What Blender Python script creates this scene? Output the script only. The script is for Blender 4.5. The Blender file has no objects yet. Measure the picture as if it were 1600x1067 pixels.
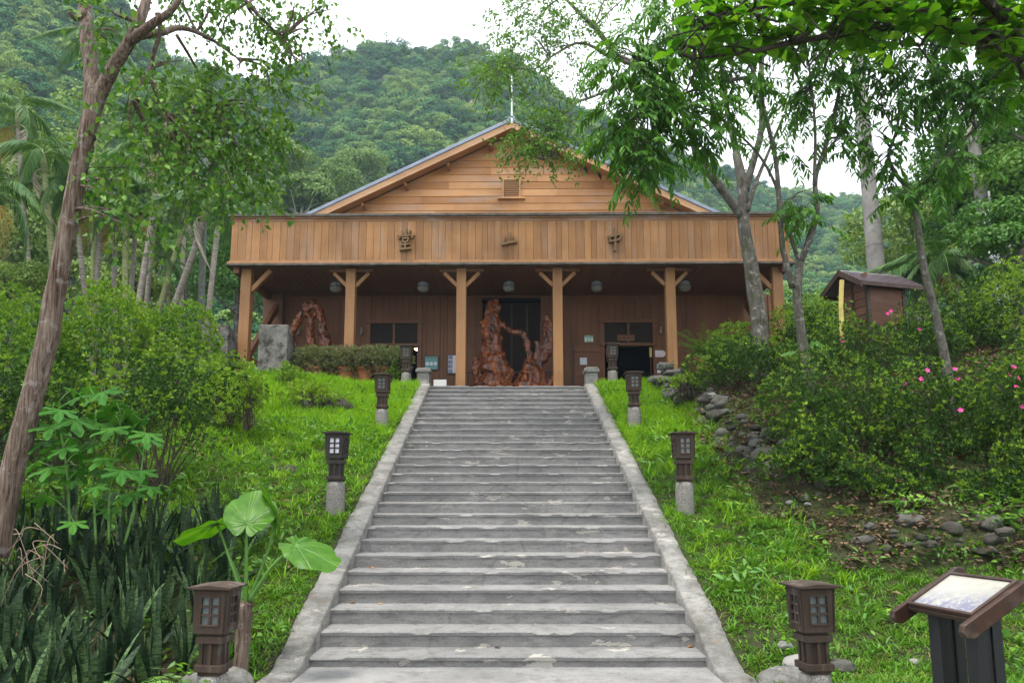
import bpy, bmesh, math, random
import numpy as np
from mathutils import Vector, Matrix, noise as mnoise
R = math.radians
S = bpy.context.scene
COL = S.collection
rng = np.random.default_rng(7)
random.seed(7)

# ------------------------------------------------------------ camera, sky, sun, exposure
TH, F, XP, YP = R(8.297), 1200.0, 793.0, 600.0
EYE = Vector((0, 0, 1.745))
cam = bpy.data.objects.new('camera', bpy.data.cameras.new('camera'))
COL.objects.link(cam)
cam.location = EYE
cam.rotation_euler = (R(90) + TH, 0, 0)
cam.data.sensor_width = 36
cam.data.lens = 36 * F / 1600
cam.data.shift_x = (800 - XP) / 1600
cam.data.shift_y = (YP - 533.5) / 1600
cam.data.clip_start, cam.data.clip_end = 0.05, 6000
S.camera = cam

SUN_EL, SUN_AZ = R(76), R(215)       # azimuth clockwise from +Y: high, behind the left shoulder
w = bpy.data.worlds.new('World')
S.world = w
w.use_nodes = True
nt = w.node_tree
bg = nt.nodes['Background']
sky = nt.nodes.new('ShaderNodeTexSky')
sky.sky_type = 'NISHITA'
sky.sun_disc = False
sky.sun_elevation, sky.sun_rotation = SUN_EL, SUN_AZ
sky.air_density, sky.dust_density, sky.ozone_density = 1.0, 4.0, 1.0
hs = nt.nodes.new('ShaderNodeHueSaturation')
hs.inputs['Saturation'].default_value = 0.12
mx = nt.nodes.new('ShaderNodeMix')
mx.data_type = 'RGBA'
tc = nt.nodes.new('ShaderNodeTexCoord')
cl = nt.nodes.new('ShaderNodeTexNoise')
cl.inputs['Scale'].default_value = 2.2
cl.inputs['Detail'].default_value = 5
cr = nt.nodes.new('ShaderNodeMapRange')
cr.inputs[1].default_value, cr.inputs[2].default_value = 0.3, 0.7
cr.inputs[3].default_value, cr.inputs[4].default_value = 0.72, 0.95
nt.links.new(tc.outputs['Generated'], cl.inputs['Vector'])
nt.links.new(cl.outputs[0], cr.inputs[0])
nt.links.new(cr.outputs[0], mx.inputs[0])
nt.links.new(sky.outputs[0], hs.inputs['Color'])
nt.links.new(hs.outputs[0], mx.inputs[6])
mx.inputs[7].default_value = (10.0, 10.3, 10.7, 1)
nt.links.new(mx.outputs[2], bg.inputs['Color'])
bg.inputs['Strength'].default_value = 0.105
sun = bpy.data.objects.new('sun', bpy.data.lights.new('sun', 'SUN'))
COL.objects.link(sun)
sun.data.energy, sun.data.angle, sun.data.color = 2.3, R(12), (1, 0.95, 0.87)
sd = Vector((math.sin(SUN_AZ) * math.cos(SUN_EL), math.cos(SUN_AZ) * math.cos(SUN_EL), math.sin(SUN_EL)))
sun.rotation_euler = sd.to_track_quat('Z', 'Y').to_euler()
vs = S.view_settings
vs.view_transform, vs.look, vs.exposure, vs.gamma = 'Standard', 'None', 1.3, 1
S.display_settings.display_device = 'sRGB'
cy = S.cycles
cy.use_denoising = True
cy.max_bounces, cy.diffuse_bounces, cy.glossy_bounces, cy.transmission_bounces = 8, 4, 2, 4
cy.transparent_max_bounces = 4
cy.volume_bounces = 0
cy.use_fast_gi = False
cy.caustics_reflective = cy.caustics_refractive = False

def at(px, py, Y):
    """the world point on the photo's line of sight at depth Y"""
    u, v = (px - XP) / F, (YP - py) / F
    yd, zd = math.cos(TH) - v * math.sin(TH), math.sin(TH) + v * math.cos(TH)
    return Vector((u / yd * Y, Y, EYE.z + zd / yd * Y))

# ------------------------------------------------------------ helpers
def tag(o, label=None, cat=None, group=None, kind=None):
    if label: o['label'] = label
    if cat: o['category'] = cat
    if group: o['group'] = group
    if kind: o['kind'] = kind
    return o

def empty(name, loc, rz=0, label=None, cat=None, group=None):
    o = bpy.data.objects.new(name, None)
    COL.objects.link(o)
    o.location, o.rotation_euler = loc, (0, 0, rz)
    o.empty_display_size = 0.2
    return tag(o, label, cat, group)

def link(name, me, parent=None, loc=None):
    o = bpy.data.objects.new(name, me)
    COL.objects.link(o)
    if parent: o.parent = parent
    if loc is not None: o.location = loc
    return o

def copy_tree(o, parent=None):
    c = o.copy()
    COL.objects.link(c)
    c.parent = parent
    for ch in list(o.children): copy_tree(ch, c)
    return c

def frame(d, up=(0, 0, 1)):
    d = Vector(d).normalized()
    s = d.cross(Vector(up))
    if s.length < 1e-4: s = d.cross(Vector((0, 1, 0)))
    s.normalize()
    return d, s, s.cross(d).normalized()

class MB:
    """collects shapes and links them as one mesh object"""
    def __init__(s): s.v, s.f, s.m = [], [], []
    def add(s, vs, fs, mi=0):
        b = len(s.v)
        s.v += [tuple(p) for p in vs]
        s.f += [tuple(b + i for i in q) for q in fs]
        s.m += [mi] * len(fs)
        return s
    def box(s, c, size, rz=0, M=None, mi=0):
        c = Vector(c)
        x, y, z = [k / 2 for k in size]
        M = M or Matrix.Rotation(rz, 3, 'Z')
        vs = [c + M @ Vector((a * x, b * y, d * z)) for a in (-1, 1) for b in (-1, 1) for d in (-1, 1)]
        return s.add(vs, [(0, 1, 3, 2), (4, 6, 7, 5), (0, 4, 5, 1), (2, 3, 7, 6), (0, 2, 6, 4), (1, 5, 7, 3)], mi)
    def bar(s, a, b, wd, h, up=(0, 0, 1), mi=0):
        a, b = Vector(a), Vector(b)
        d, sd_, u = frame(b - a, up)
        M = Matrix((sd_, d, u)).transposed()
        return s.box((a + b) / 2, (wd, (b - a).length, h), M=M, mi=mi)
    def tube(s, pts, rad, n=8, mi=0, wob=0):
        pts = [Vector(p) for p in pts]
        if not hasattr(rad, '__len__'): rad = [rad] * len(pts)
        vs, fs = [], []
        ref = Vector((0.3, 0.9, 0.2))
        for i, p in enumerate(pts):
            d = (pts[min(i + 1, len(pts) - 1)] - pts[max(i - 1, 0)]).normalized()
            sx = d.cross(ref)
            if sx.length < 1e-3: sx = d.cross(Vector((1, 0, 0)))
            sx.normalize()
            sy = sx.cross(d)
            for k in range(n):
                a = 2 * math.pi * k / n
                r = rad[i] * (1 + (wob * mnoise.noise(Vector((math.cos(a) * 1.3, math.sin(a) * 1.3, i * 0.7 + p.x))) if wob else 0))
                vs.append(p + (sx * math.cos(a) + sy * math.sin(a)) * r)
        for i in range(len(pts) - 1):
            for k in range(n):
                k2 = (k + 1) % n
                fs.append((i * n + k, i * n + k2, (i + 1) * n + k2, (i + 1) * n + k))
        fs.append(tuple(range(n - 1, -1, -1)))
        fs.append(tuple((len(pts) - 1) * n + k for k in range(n)))
        return s.add(vs, fs, mi)
    def prism(s, poly, o, ux, uy, dep, mi=0):
        """poly in the plane (o, ux, uy), pulled along dep"""
        o, ux, uy, dep = Vector(o), Vector(ux), Vector(uy), Vector(dep)
        n = len(poly)
        a = [o + ux * p[0] + uy * p[1] for p in poly]
        vs = a + [p + dep for p in a]
        fs = [tuple(range(n)), tuple(range(2 * n - 1, n - 1, -1))]
        fs += [(i, i + n, (i + 1) % n + n, (i + 1) % n) for i in range(n)]
        return s.add(vs, fs, mi)
    def lathe(s, prof, o, n=20, mi=0):
        o = Vector(o)
        vs = [o + Vector((r * math.cos(2 * math.pi * k / n), r * math.sin(2 * math.pi * k / n), z)) for r, z in prof for k in range(n)]
        fs = [(i * n + k, i * n + (k + 1) % n, (i + 1) * n + (k + 1) % n, (i + 1) * n + k) for i in range(len(prof) - 1) for k in range(n)]
        fs += [tuple(range(n - 1, -1, -1)), tuple((len(prof) - 1) * n + k for k in range(n))]
        return s.add(vs, fs, mi)
    def build(s, name, mats, parent=None, loc=None, bevel=0, smooth=False):
        me = bpy.data.meshes.new(name)
        me.from_pydata(s.v, [], s.f)
        for m in (mats if isinstance(mats, (list, tuple)) else [mats]): me.materials.append(m)
        me.polygons.foreach_set('material_index', s.m)
        if smooth: me.polygons.foreach_set('use_smooth', [True] * len(s.f))
        bm = bmesh.new(); bm.from_mesh(me)
        bmesh.ops.recalc_face_normals(bm, faces=bm.faces)
        bm.to_mesh(me); bm.free()
        o = link(name, me, parent, loc)
        if bevel:
            b = o.modifiers.new('bevel', 'BEVEL')
            b.width, b.segments, b.limit_method = bevel, 2, 'ANGLE'
        return o

def np_mesh(name, chunks, mats, smooth=False):
    """chunks: list of (V (n,3), F (m,k), material index or array)"""
    V = np.concatenate([c[0] for c in chunks])
    me = bpy.data.meshes.new(name)
    me.vertices.add(len(V))
    me.vertices.foreach_set('co', V.astype(np.float32).ravel())
    off, loops, starts, mis, ls = 0, [], [], [], 0
    for v, f, mi in chunks:
        m, k = f.shape
        loops.append((f + off).ravel())
        starts.append(ls + np.arange(0, m * k, k))
        mis.append(np.broadcast_to(np.asarray(mi), (m,)))
        ls += m * k
        off += len(v)
    me.loops.add(ls)
    me.loops.foreach_set('vertex_index', np.concatenate(loops).astype(np.int32))
    st = np.concatenate(starts).astype(np.int32)
    me.polygons.add(len(st))
    me.polygons.foreach_set('loop_start', st)
    for m in mats: me.materials.append(m)
    me.polygons.foreach_set('material_index', np.concatenate(mis).astype(np.int32))
    if smooth: me.polygons.foreach_set('use_smooth', np.ones(len(st), dtype=bool))
    me.update(calc_edges=True)
    me.validate()
    return me

def nrm(a): return a / np.maximum(np.linalg.norm(a, axis=-1, keepdims=True), 1e-9)
def rdir(n): return nrm(rng.normal(size=(n, 3)))

def leaf_t(ws, droop=0.0, fold=0.15, ts=None):
    """leaf template: half widths at stations along the length, drooping and folded on the midrib"""
    n = len(ws)
    ts = ts or [i / (n - 1) for i in range(n)]
    v = []
    for t, h in zip(ts, ws):
        z = -droop * t * t
        v += [(-h, t, z + fold * h), (0, t, z), (h, t, z + fold * h)]
    f = []
    for i in range(n - 1):
        a = 3 * i
        f += [(a, a + 1, a + 4, a + 3), (a + 1, a + 2, a + 5, a + 4)]
    return np.array(v, float), np.array(f)
T_DIA = (np.array([(0, 0, 0), (-.23, .42, .06), (0, 1, -.05), (.23, .42, .06)], float), np.array([(0, 3, 2), (0, 2, 1)]))
T_OV = (np.array([(0, 0, 0), (-.33, .38, .07), (0, 1, -.12), (.33, .38, .07)], float), np.array([(0, 3, 2), (0, 2, 1)]))
T_LAN = leaf_t([.02, .14, .13, .01], .18, .3, [0, .35, .65, 1])
T_OBO = leaf_t([.02, .1, .2, .27, .2, .02], .12, .3, [0, .25, .5, .72, .9, 1])
T_BLADE = leaf_t([.04, .045, .035, .004], .45, .5)

def place(P, D, N, SZ, T):
    """put template T at points P along D with normals N and sizes SZ"""
    V, Fc = T
    D = nrm(D)
    sx = nrm(np.cross(D, N))
    N = np.cross(sx, D)
    SZ = np.broadcast_to(np.asarray(SZ, float), (len(P),))
    out = P[:, None, :] + SZ[:, None, None] * (V[None, :, 0:1] * sx[:, None] + V[None, :, 1:2] * D[:, None] + V[None, :, 2:3] * N[:, None])
    k = len(V)
    f = (Fc[None] + (np.arange(len(P)) * k)[:, None, None]).reshape(-1, Fc.shape[1])
    return out.reshape(-1, 3), f

def snoise(x, y, s=1.0, seed=0.0):
    """cheap smooth noise, about -1..1"""
    x, y = np.asarray(x) * s + seed, np.asarray(y) * s - seed * 0.7
    return (np.sin(x * 1.3 + 1.7 * np.sin(y * 0.9 + 0.4)) + np.sin(y * 1.7 + 1.3 * np.sin(x * 1.1 + 2.1)) +
            0.5 * np.sin(2.9 * x + 3.1 * y) + 0.5 * np.sin(4.3 * x - 2.7 * y + 1.1)) / 3

# ------------------------------------------------------------ materials
class NT:
    def __init__(s, name):
        s.mat = bpy.data.materials.new(name)
        s.mat.use_nodes = True
        s.t = s.mat.node_tree
        s.p = s.t.nodes['Principled BSDF']
        s.out = s.t.nodes['Material Output']
    def n(s, typ, **kw):
        d = s.t.nodes.new(typ)
        for k, v in kw.items(): setattr(d, k, v)
        return d
    def l(s, a, b): s.t.links.new(a, b)
    def set(s, sock, v):
        if isinstance(v, bpy.types.NodeSocket): s.l(v, sock)
        elif hasattr(v, '__len__') and len(v) == 3 and sock.type == 'RGBA': sock.default_value = (*v, 1)
        else: sock.default_value = v
    def obj(s, scale=(1, 1, 1), geo=False):
        c = s.n('ShaderNodeNewGeometry').outputs['Position'] if geo else s.n('ShaderNodeTexCoord').outputs['Object']
        m = s.n('ShaderNodeMapping')
        m.inputs['Scale'].default_value = scale
        s.l(c, m.inputs[0])
        return m.outputs[0]
    def noise(s, vec, scale, detail=4, rough=0.6, dist=0):
        d = s.n('ShaderNodeTexNoise')
        s.l(vec, d.inputs['Vector'])
        d.inputs['Scale'].default_value, d.inputs['Detail'].default_value = scale, detail
        d.inputs['Roughness'].default_value, d.inputs['Distortion'].default_value = rough, dist
        return d.outputs[0]
    def voro(s, vec, scale, feat='F1'):
        d = s.n('ShaderNodeTexVoronoi', feature=feat)
        s.l(vec, d.inputs['Vector'])
        d.inputs['Scale'].default_value = scale
        return d.outputs[0]
    def ramp(s, fac, lo, hi, a=0.0, b=1.0):
        d = s.n('ShaderNodeMapRange')
        s.l(fac, d.inputs[0])
        for i, v in enumerate((lo, hi, a, b)): d.inputs[i + 1].default_value = v
        return d.outputs[0]
    def cramp(s, fac, stops):
        d = s.n('ShaderNodeValToRGB')
        e = d.color_ramp.elements
        while len(e) < len(stops): e.new(0.5)
        for q, (p, c) in zip(e, stops): q.position, q.color = p, (*c, 1)
        s.l(fac, d.inputs[0])
        return d.outputs[0]
    def mix(s, fac, a, b, mode='MIX'):
        d = s.n('ShaderNodeMix', data_type='RGBA', blend_type=mode)
        s.set(d.inputs[0], fac); s.set(d.inputs[6], a); s.set(d.inputs[7], b)
        return d.outputs[2]
    def math(s, op, a, b=0.0):
        d = s.n('ShaderNodeMath', operation=op)
        s.set(d.inputs[0], a); s.set(d.inputs[1], b)
        return d.outputs[0]
    def island(s): return s.n('ShaderNodeNewGeometry').outputs['Random Per Island']
    def orand(s): return s.n('ShaderNodeObjectInfo').outputs['Random']
    def bump(s, h, strength=0.3, dist=0.02):
        d = s.n('ShaderNodeBump')
        s.l(h, d.inputs['Height'])
        d.inputs['Strength'].default_value, d.inputs['Distance'].default_value = strength, dist
        s.l(d.outputs[0], s.p.inputs['Normal'])
    def done(s, col=None, rough=0.7, spec=0.3, metal=0):
        if col is not None: s.set(s.p.inputs['Base Color'], col)
        s.set(s.p.inputs['Roughness'], rough)
        s.p.inputs['Specular IOR Level'].default_value = spec
        s.p.inputs['Metallic'].default_value = metal
        return s.mat

def plain(name, c, rough=0.6, spec=0.3, var=0.25, sc=9, metal=0):
    m = NT(name)
    v = m.obj()
    f = m.noise(v, sc, 5)
    col = m.mix(m.ramp(f, .3, .7), [k * (1 - var) for k in c], [min(1, k * (1 + var)) for k in c])
    m.bump(m.noise(v, sc * 4, 4), .12, .01)
    return m.done(col, rough, spec, metal)

def wood(name, dark, light, grain, rough=0.55, grey=0.0, isl=0.6, spec=0.3):
    """planks: grain scales per axis, a tone per board, weathered grey patches"""
    m = NT(name)
    v = m.obj(grain)
    g = m.noise(v, 1.0, 6, .65, .4)
    v2 = m.obj()
    patch = m.noise(v2, 0.9, 4)
    f = m.math('ADD', m.math('MULTIPLY', m.island(), isl), m.math('MULTIPLY', m.ramp(g, .3, .7), 1 - isl))
    col = m.mix(f, dark, light)
    col = m.mix(m.ramp(patch, .42, .72, 0, .5), col, [k * .55 for k in dark], 'MIX')
    if grey:
        gp = m.noise(m.obj([k * .5 + .3 for k in grain]), .6, 5, .7)
        col = m.mix(m.ramp(gp, .5, .75, 0, grey), col, (.34, .31, .29))
    m.bump(g, .25, .01)
    return m.done(col, rough, spec)

def leafmat(name, dark, mid, light, rough=0.42, trans=0.3, spec=0.4, ob=0.35):
    m = NT(name)
    f = m.math('ADD', m.math('MULTIPLY', m.island(), 1 - ob), m.math('MULTIPLY', m.orand(), ob))
    col = m.cramp(f, [(0.05, dark), (0.5, mid), (0.95, light)])
    m.done(col, rough, spec)
    t = m.n('ShaderNodeBsdfTranslucent')
    m.l(m.mix(1.0, col, (1.0, 1.0, .45), 'MULTIPLY'), t.inputs[0])
    x = m.n('ShaderNodeMixShader')
    x.inputs[0].default_value = trans
    m.l(m.p.outputs[0], x.inputs[1]); m.l(t.outputs[0], x.inputs[2])
    m.l(x.outputs[0], m.out.inputs[0])
    return m.mat

def barkmat(name, dark, light, moss=None, scl=(14, 14, 2.2), lichen=0.0):
    m = NT(name)
    v = m.obj(scl)
    g = m.noise(v, 1.0, 6, .7, .6)
    col = m.mix(m.ramp(g, .35, .65), dark, light)
    v2 = m.obj()
    if lichen: col = m.mix(m.ramp(m.noise(v2, 7, 5, .7), .56, .66, 0, lichen), col, (.42, .40, .37))
    if moss: col = m.mix(m.ramp(m.noise(v2, 2.2, 4), .52, .68, 0, .75), col, moss)
    m.bump(g, .9, .05)
    return m.done(col, .85, .15)

def concrete(name, a, b, moss=0.0, chips=0.0, sc=1.0):
    m = NT(name)
    v = m.obj(geo=True)
    vz = m.obj((1, 1, 3.7), geo=True) if chips else v
    big, mid, fine = m.noise(vz, 1.1 * sc, 5, .65), m.noise(vz, 6 * sc, 6, .7), m.noise(v, 60 * sc, 3)
    col = m.mix(m.ramp(big, .35, .68), a, b)
    col = m.mix(m.ramp(mid, .5, .68, 0, .7), col, [k * .6 for k in a])
    col = m.mix(m.ramp(fine, .45, .75, 0, .5), col, [k * .45 for k in a])
    if chips:
        ch = m.noise(m.obj((1.0, 1.0, 3.1), geo=True), 2.1, 7, .62, .35)
        e = m.ramp(ch, .615, .627)
        col = m.mix(m.math('MULTIPLY', e, chips), col, (.36, .34, .30))
        col = m.mix(m.math('MULTIPLY', m.math('MULTIPLY', m.ramp(ch, .602, .615), m.ramp(ch, .627, .615)), .8), col, (.09, .085, .08))
        cv = m.voro(m.obj((.45, .45, .45), geo=True), 1.0, 'DISTANCE_TO_EDGE')
        dist = m.noise(v, 5, 4)
        crack = m.ramp(m.math('ADD', cv, m.math('MULTIPLY', dist, .03)), .018, .026, 1, 0)
        col = m.mix(m.math('MULTIPLY', crack, .28), col, (.06, .06, .055))
        col = m.mix(m.ramp(m.noise(v, 2.7, 5, .7), .6, .72, 0, .55), col, (.10, .095, .085))
    if moss:
        col = m.mix(m.ramp(m.noise(v, 3.2, 6, .7), .48, .6, 0, moss), col, (.035, .033, .026))
        col = m.mix(m.ramp(m.noise(v, 5.1, 4), .6, .7, 0, moss * .7), col, (.16, .09, .03))
    m.bump(m.math('ADD', mid, m.math('MULTIPLY', fine, .5)), .35, .015)
    return m.done(col, .88, .2)

M = {}
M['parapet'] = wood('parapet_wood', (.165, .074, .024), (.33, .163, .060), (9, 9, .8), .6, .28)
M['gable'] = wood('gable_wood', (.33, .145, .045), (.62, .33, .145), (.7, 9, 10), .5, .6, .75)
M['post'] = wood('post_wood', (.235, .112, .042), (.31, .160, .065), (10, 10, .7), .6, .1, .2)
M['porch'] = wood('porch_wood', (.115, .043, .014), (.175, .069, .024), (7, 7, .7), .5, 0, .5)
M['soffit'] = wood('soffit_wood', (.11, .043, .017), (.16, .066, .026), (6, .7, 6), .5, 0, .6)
M['trim'] = wood('trim_wood', (.13, .06, .026), (.23, .115, .05), (1.2, 8, 8), .7, .45, .3)
M['barge'] = wood('bargeboard_wood', (.36, .195, .09), (.47, .275, .15), (1.2, 8, 8), .6, .3, .2)
M['cap'] = plain('weathered_cap', (.085, .075, .065), .8, .2, .5, 5)
M['roof'] = plain('slate_blue_roof', (.17, .20, .26), .35, .5, .2, 3)
M['glyph'] = plain('carved_sign_wood', (.14, .085, .04), .7, .2, .3)
M['darkwood'] = wood('dark_brown_wood', (.030, .016, .012), (.062, .034, .024), (8, 8, 1), .6, .15, .3)
M['lantern'] = wood('lantern_wood', (.033, .022, .016), (.068, .047, .036), (9, 9, 2), .8, .55, .3, .2)
M['lanternblack'] = wood('black_lantern_wood', (.018, .014, .012), (.035, .028, .024), (9, 9, 2), .6, .1, .3)
M['pane'] = plain('frosted_pane', (.13, .155, .155), .25, .5, .2)
M['panebright'] = plain('bright_look_pane', (.75, .76, .82), .3, .5, .05)  # light on one lantern's panes is painted in as a white base colour
def granite():
    m = NT('granite')
    v = m.obj()
    col = m.mix(m.ramp(m.noise(v, 90, 3), .38, .62), (.07, .066, .06), (.27, .255, .235))
    col = m.mix(m.ramp(m.noise(v, 5, 4), .5, .7, 0, .5), col, (.13, .125, .10))
    m.bump(m.noise(v, 90, 3), .5, .008)
    return m.done(col, .9, .2)
M['granite'] = granite()
M['step'] = concrete('worn_concrete', (.15, .147, .144), (.235, .23, .223), 0, .7)
M['kerb'] = concrete('kerb_concrete', (.14, .136, .128), (.255, .247, .23), .4, .4)
M['pier'] = concrete('mossy_concrete', (.075, .072, .065), (.235, .225, .21), 1.0)
M['paving'] = concrete('paving_concrete', (.165, .162, .158), (.245, .24, .233))
M['floor'] = concrete('porch_floor_concrete', (.22, .2, .18), (.3, .28, .25))
M['pot'] = plain('terracotta', (.30, .11, .05), .8, .2, .3)
M['white'] = plain('white_paint', (.72, .72, .70), .5, .3, .06)
M['paper'] = plain('paper', (.60, .63, .68), .6, .3, .08)
M['metal'] = plain('pale_metal_tube', (.62, .63, .66), .35, .5, .1, 5, .3)
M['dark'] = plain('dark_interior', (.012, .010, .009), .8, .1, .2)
M['grey'] = plain('grey_plastic', (.30, .33, .37), .5, .4, .1)
M['pink'] = plain('pale_pink_sign', (.62, .50, .52), .5, .3, .05)
M['teal'] = plain('teal_print', (.09, .26, .25), .4, .4, .2)
M['green'] = plain('green_enamel', (.02, .25, .14), .4, .4, .1)
M['mint'] = plain('pale_mint_enamel', (.60, .75, .68), .4, .4, .05)
M['blacksign'] = plain('black_frame', (.02, .02, .025), .4, .4, .1)
M['browndark'] = plain('dim_brown_glass', (.022, .014, .011), .6, .15, .3)
M['deepblack'] = plain('unlit_glass', (.006, .006, .007), .85, .05, .2)
M['photo'] = plain('mottled_photo_print', (.16, .15, .22), .35, .4, .9, 14)
M['lightbowl'] = plain('grey_glass_bowl', (.20, .20, .17), .2, .5, .15)  # muted grey base colour for the lamp glass
M['post_black'] = plain('black_painted_steel', (.012, .012, .014), .5, .4, .2)
M['polecon'] = concrete('pole_concrete', (.19, .18, .165), (.27, .255, .235))
M['utility'] = plain('grey_green_pole', (.12, .135, .115), .8, .2, .3)
M['bamboo'] = plain('yellow_bamboo', (.48, .38, .10), .45, .4, .25, 6)
M['sculpt'] = None
def sculpt():
    m = NT('lacquered_root_wood')
    v = m.obj((6, 6, 1.2))
    g = m.noise(v, 1, 6, .7, 1.2)
    col = m.cramp(g, [(.36, (.010, .003, .002)), (.5, (.12, .030, .007)), (.74, (.36, .105, .018))])
    m.bump(g, .8, .05)
    return m.done(col, .2, .5)
M['sculpt'] = sculpt()
def stone(name, a, b, moss):
    m = NT(name)
    v = m.obj(geo=True)
    f = m.math('ADD', m.math('MULTIPLY', m.island(), .6), m.math('MULTIPLY', m.noise(v, 8, 5), .5))
    col = m.mix(m.ramp(f, .2, .9), a, b)
    col = m.mix(m.ramp(m.noise(v, 4, 5, .7), .5, .64, 0, moss), col, (.03, .042, .014))
    m.bump(m.noise(v, 18, 6, .7), .6, .03)
    return m.done(col, .9, .2)
M['stone'] = stone('fieldstone', (.022, .021, .018), (.12, .116, .106), .6)
M['palestone'] = stone('pale_fieldstone', (.13, .128, .12), (.31, .30, .285), .2)
M['rockmoss'] = stone('mossy_rock', (.02, .019, .015), (.07, .064, .055), .8)

L = {}
L['lefttree'] = leafmat('heart_leaf', (.022, .085, .008), (.055, .16, .014), (.15, .27, .025), .5, .38, .25)
L['pinnate'] = leafmat('long_leaflet', (.032, .115, .013), (.065, .19, .02), (.14, .29, .034), .45, .45, .22)
L['fine'] = leafmat('fine_light_leaf', (.06, .155, .02), (.13, .26, .04), (.25, .38, .07), .55, .42, .25)
L['obov'] = leafmat('broad_paddle_leaf', (.03, .12, .007), (.068, .205, .010), (.18, .35, .02), .45, .5, .22)
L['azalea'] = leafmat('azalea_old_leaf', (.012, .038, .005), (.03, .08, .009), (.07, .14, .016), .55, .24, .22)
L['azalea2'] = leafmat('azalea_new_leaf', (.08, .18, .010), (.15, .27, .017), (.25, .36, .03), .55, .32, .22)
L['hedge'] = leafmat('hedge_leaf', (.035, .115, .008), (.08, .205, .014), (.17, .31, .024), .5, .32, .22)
L['palm'] = leafmat('palm_leaflet', (.03, .09, .022), (.06, .145, .034), (.11, .21, .045), .5, .28, .25)
L['palmdry'] = leafmat('dry_frond', (.20, .15, .11), (.38, .31, .26), (.55, .48, .42), .8, .15)
L['palmgold'] = leafmat('yellowing_frond', (.16, .12, .02), (.30, .20, .03), (.36, .28, .05), .6, .25)
L['grass'] = leafmat('grass_blade', (.045, .135, .008), (.085, .22, .014), (.16, .31, .026), .55, .35, .2, .5)
L['grassdry'] = leafmat('straw_grass_blade', (.10, .14, .02), (.20, .22, .05), (.32, .28, .10), .6, .3, .2, .5)
L['grasstall'] = leafmat('sunlit_tint_grass_blade', (.10, .24, .008), (.18, .37, .014), (.29, .47, .03), .55, .4, .2, .5)  # sunlit look of the upper banks is put into this brighter blade colour
L['alocasia'] = leafmat('elephant_ear_leaf', (.045, .15, .005), (.06, .18, .006), (.075, .21, .009), .5, .42, .22)
L['lobed'] = leafmat('lobed_leaf', (.025, .115, .012), (.05, .17, .018), (.10, .24, .028), .6, .32, .15)
L['fern'] = leafmat('fern_leaf', (.04, .14, .02), (.08, .21, .03), (.14, .28, .04), .5, .3)
L['purple'] = leafmat('purple_tinged_leaf', (.07, .13, .03), (.15, .165, .07), (.30, .20, .17), .6, .25, .2)
L['forest'] = leafmat('forest_leaf', (.012, .068, .034), (.058, .165, .05), (.22, .31, .075), .7, .22, .1, .8)
L['midtree'] = leafmat('mid_tree_leaf', (.03, .105, .014), (.07, .175, .024), (.14, .25, .04), .55, .3, .2)
L['slopetree'] = leafmat('slope_tree_leaf', (.06, .13, .03), (.11, .19, .045), (.18, .26, .06), .6, .25, .15)
L['limetree'] = leafmat('lime_tree_leaf', (.06, .13, .014), (.13, .22, .025), (.22, .30, .04), .5, .35)
L['litter'] = leafmat('fallen_leaf', (.035, .020, .012), (.085, .048, .026), (.19, .115, .06), .7, .1)
L['orange'] = leafmat('orange_fallen_leaf', (.30, .09, .02), (.45, .18, .03), (.55, .30, .06), .5, .2)
L['petal'] = leafmat('pink_petal', (.55, .02, .20), (.70, .04, .28), (.80, .08, .36), .5, .3)
def eardef():
    m = NT('elephant_ear_leaf')
    a = m.n('ShaderNodeAttribute', attribute_name='vein').outputs['Fac']
    n = m.noise(m.obj(), 9, 5, .6)
    col = m.mix(m.ramp(n, .35, .65), (.04, .135, .005), (.075, .205, .008))
    col = m.mix(m.ramp(a, .35, 1, 0, .85), col, (.16, .30, .05))
    col = m.mix(m.ramp(m.noise(m.obj(), 31, 3), .68, .74, 0, .7), col, (.20, .15, .03))
    m.bump(m.math('SUBTRACT', m.math('MULTIPLY', n, .3), a), .5, .012)
    m.done(col, .42, .3)
    t = m.n('ShaderNodeBsdfTranslucent'); m.l(m.mix(1.0, col, (1, 1, .35), 'MULTIPLY'), t.inputs[0])
    x = m.n('ShaderNodeMixShader'); x.inputs[0].default_value = .42
    m.l(m.p.outputs[0], x.inputs[1]); m.l(t.outputs[0], x.inputs[2]); m.l(x.outputs[0], m.out.inputs[0])
    return m.mat
L['alocasia'] = eardef()
def snake():
    m = NT('snake_plant_leaf')
    g = m.noise(m.obj((14, 14, 45)), 1.0, 5, .65, 1.2)
    pale = m.mix(m.ramp(g, .44, .54), (.016, .05, .016), (.12, .19, .07))
    deep = m.mix(m.ramp(g, .46, .62), (.006, .017, .007), (.022, .045, .018))
    col = m.mix(m.ramp(m.island(), .52, .82), deep, pale)
    return m.done(col, .55, .12)
L['snake'] = snake()
M['bark_red'] = barkmat('fissured_red_brown_bark', (.045, .020, .010), (.25, .195, .155), None, (34, 34, 2.0), .4)
M['bark_grey'] = barkmat('grey_lichen_bark', (.05, .044, .036), (.15, .138, .118), (.04, .05, .013), (10, 10, 4), .55)
M['bark_pale'] = barkmat('pale_bark', (.20, .18, .15), (.42, .39, .34))
M['bark_dark'] = barkmat('dark_twig_bark', (.022, .018, .014), (.07, .058, .045), None, (14, 14, 4))
M['bark_palm'] = barkmat('ringed_palm_trunk', (.13, .11, .085), (.34, .31, .27), None, (3, 3, 26))
M['bark_palmgreen'] = barkmat('green_palm_stem', (.13, .16, .05), (.30, .32, .16), None, (3, 3, 26))
M['stem'] = plain('green_stem', (.07, .17, .025), .5, .3, .25)
M['twig'] = barkmat('bush_twig', (.03, .022, .016), (.10, .08, .06))
M['drytwig'] = plain('dry_twig', (.22, .16, .12), .8, .2, .3)
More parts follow.
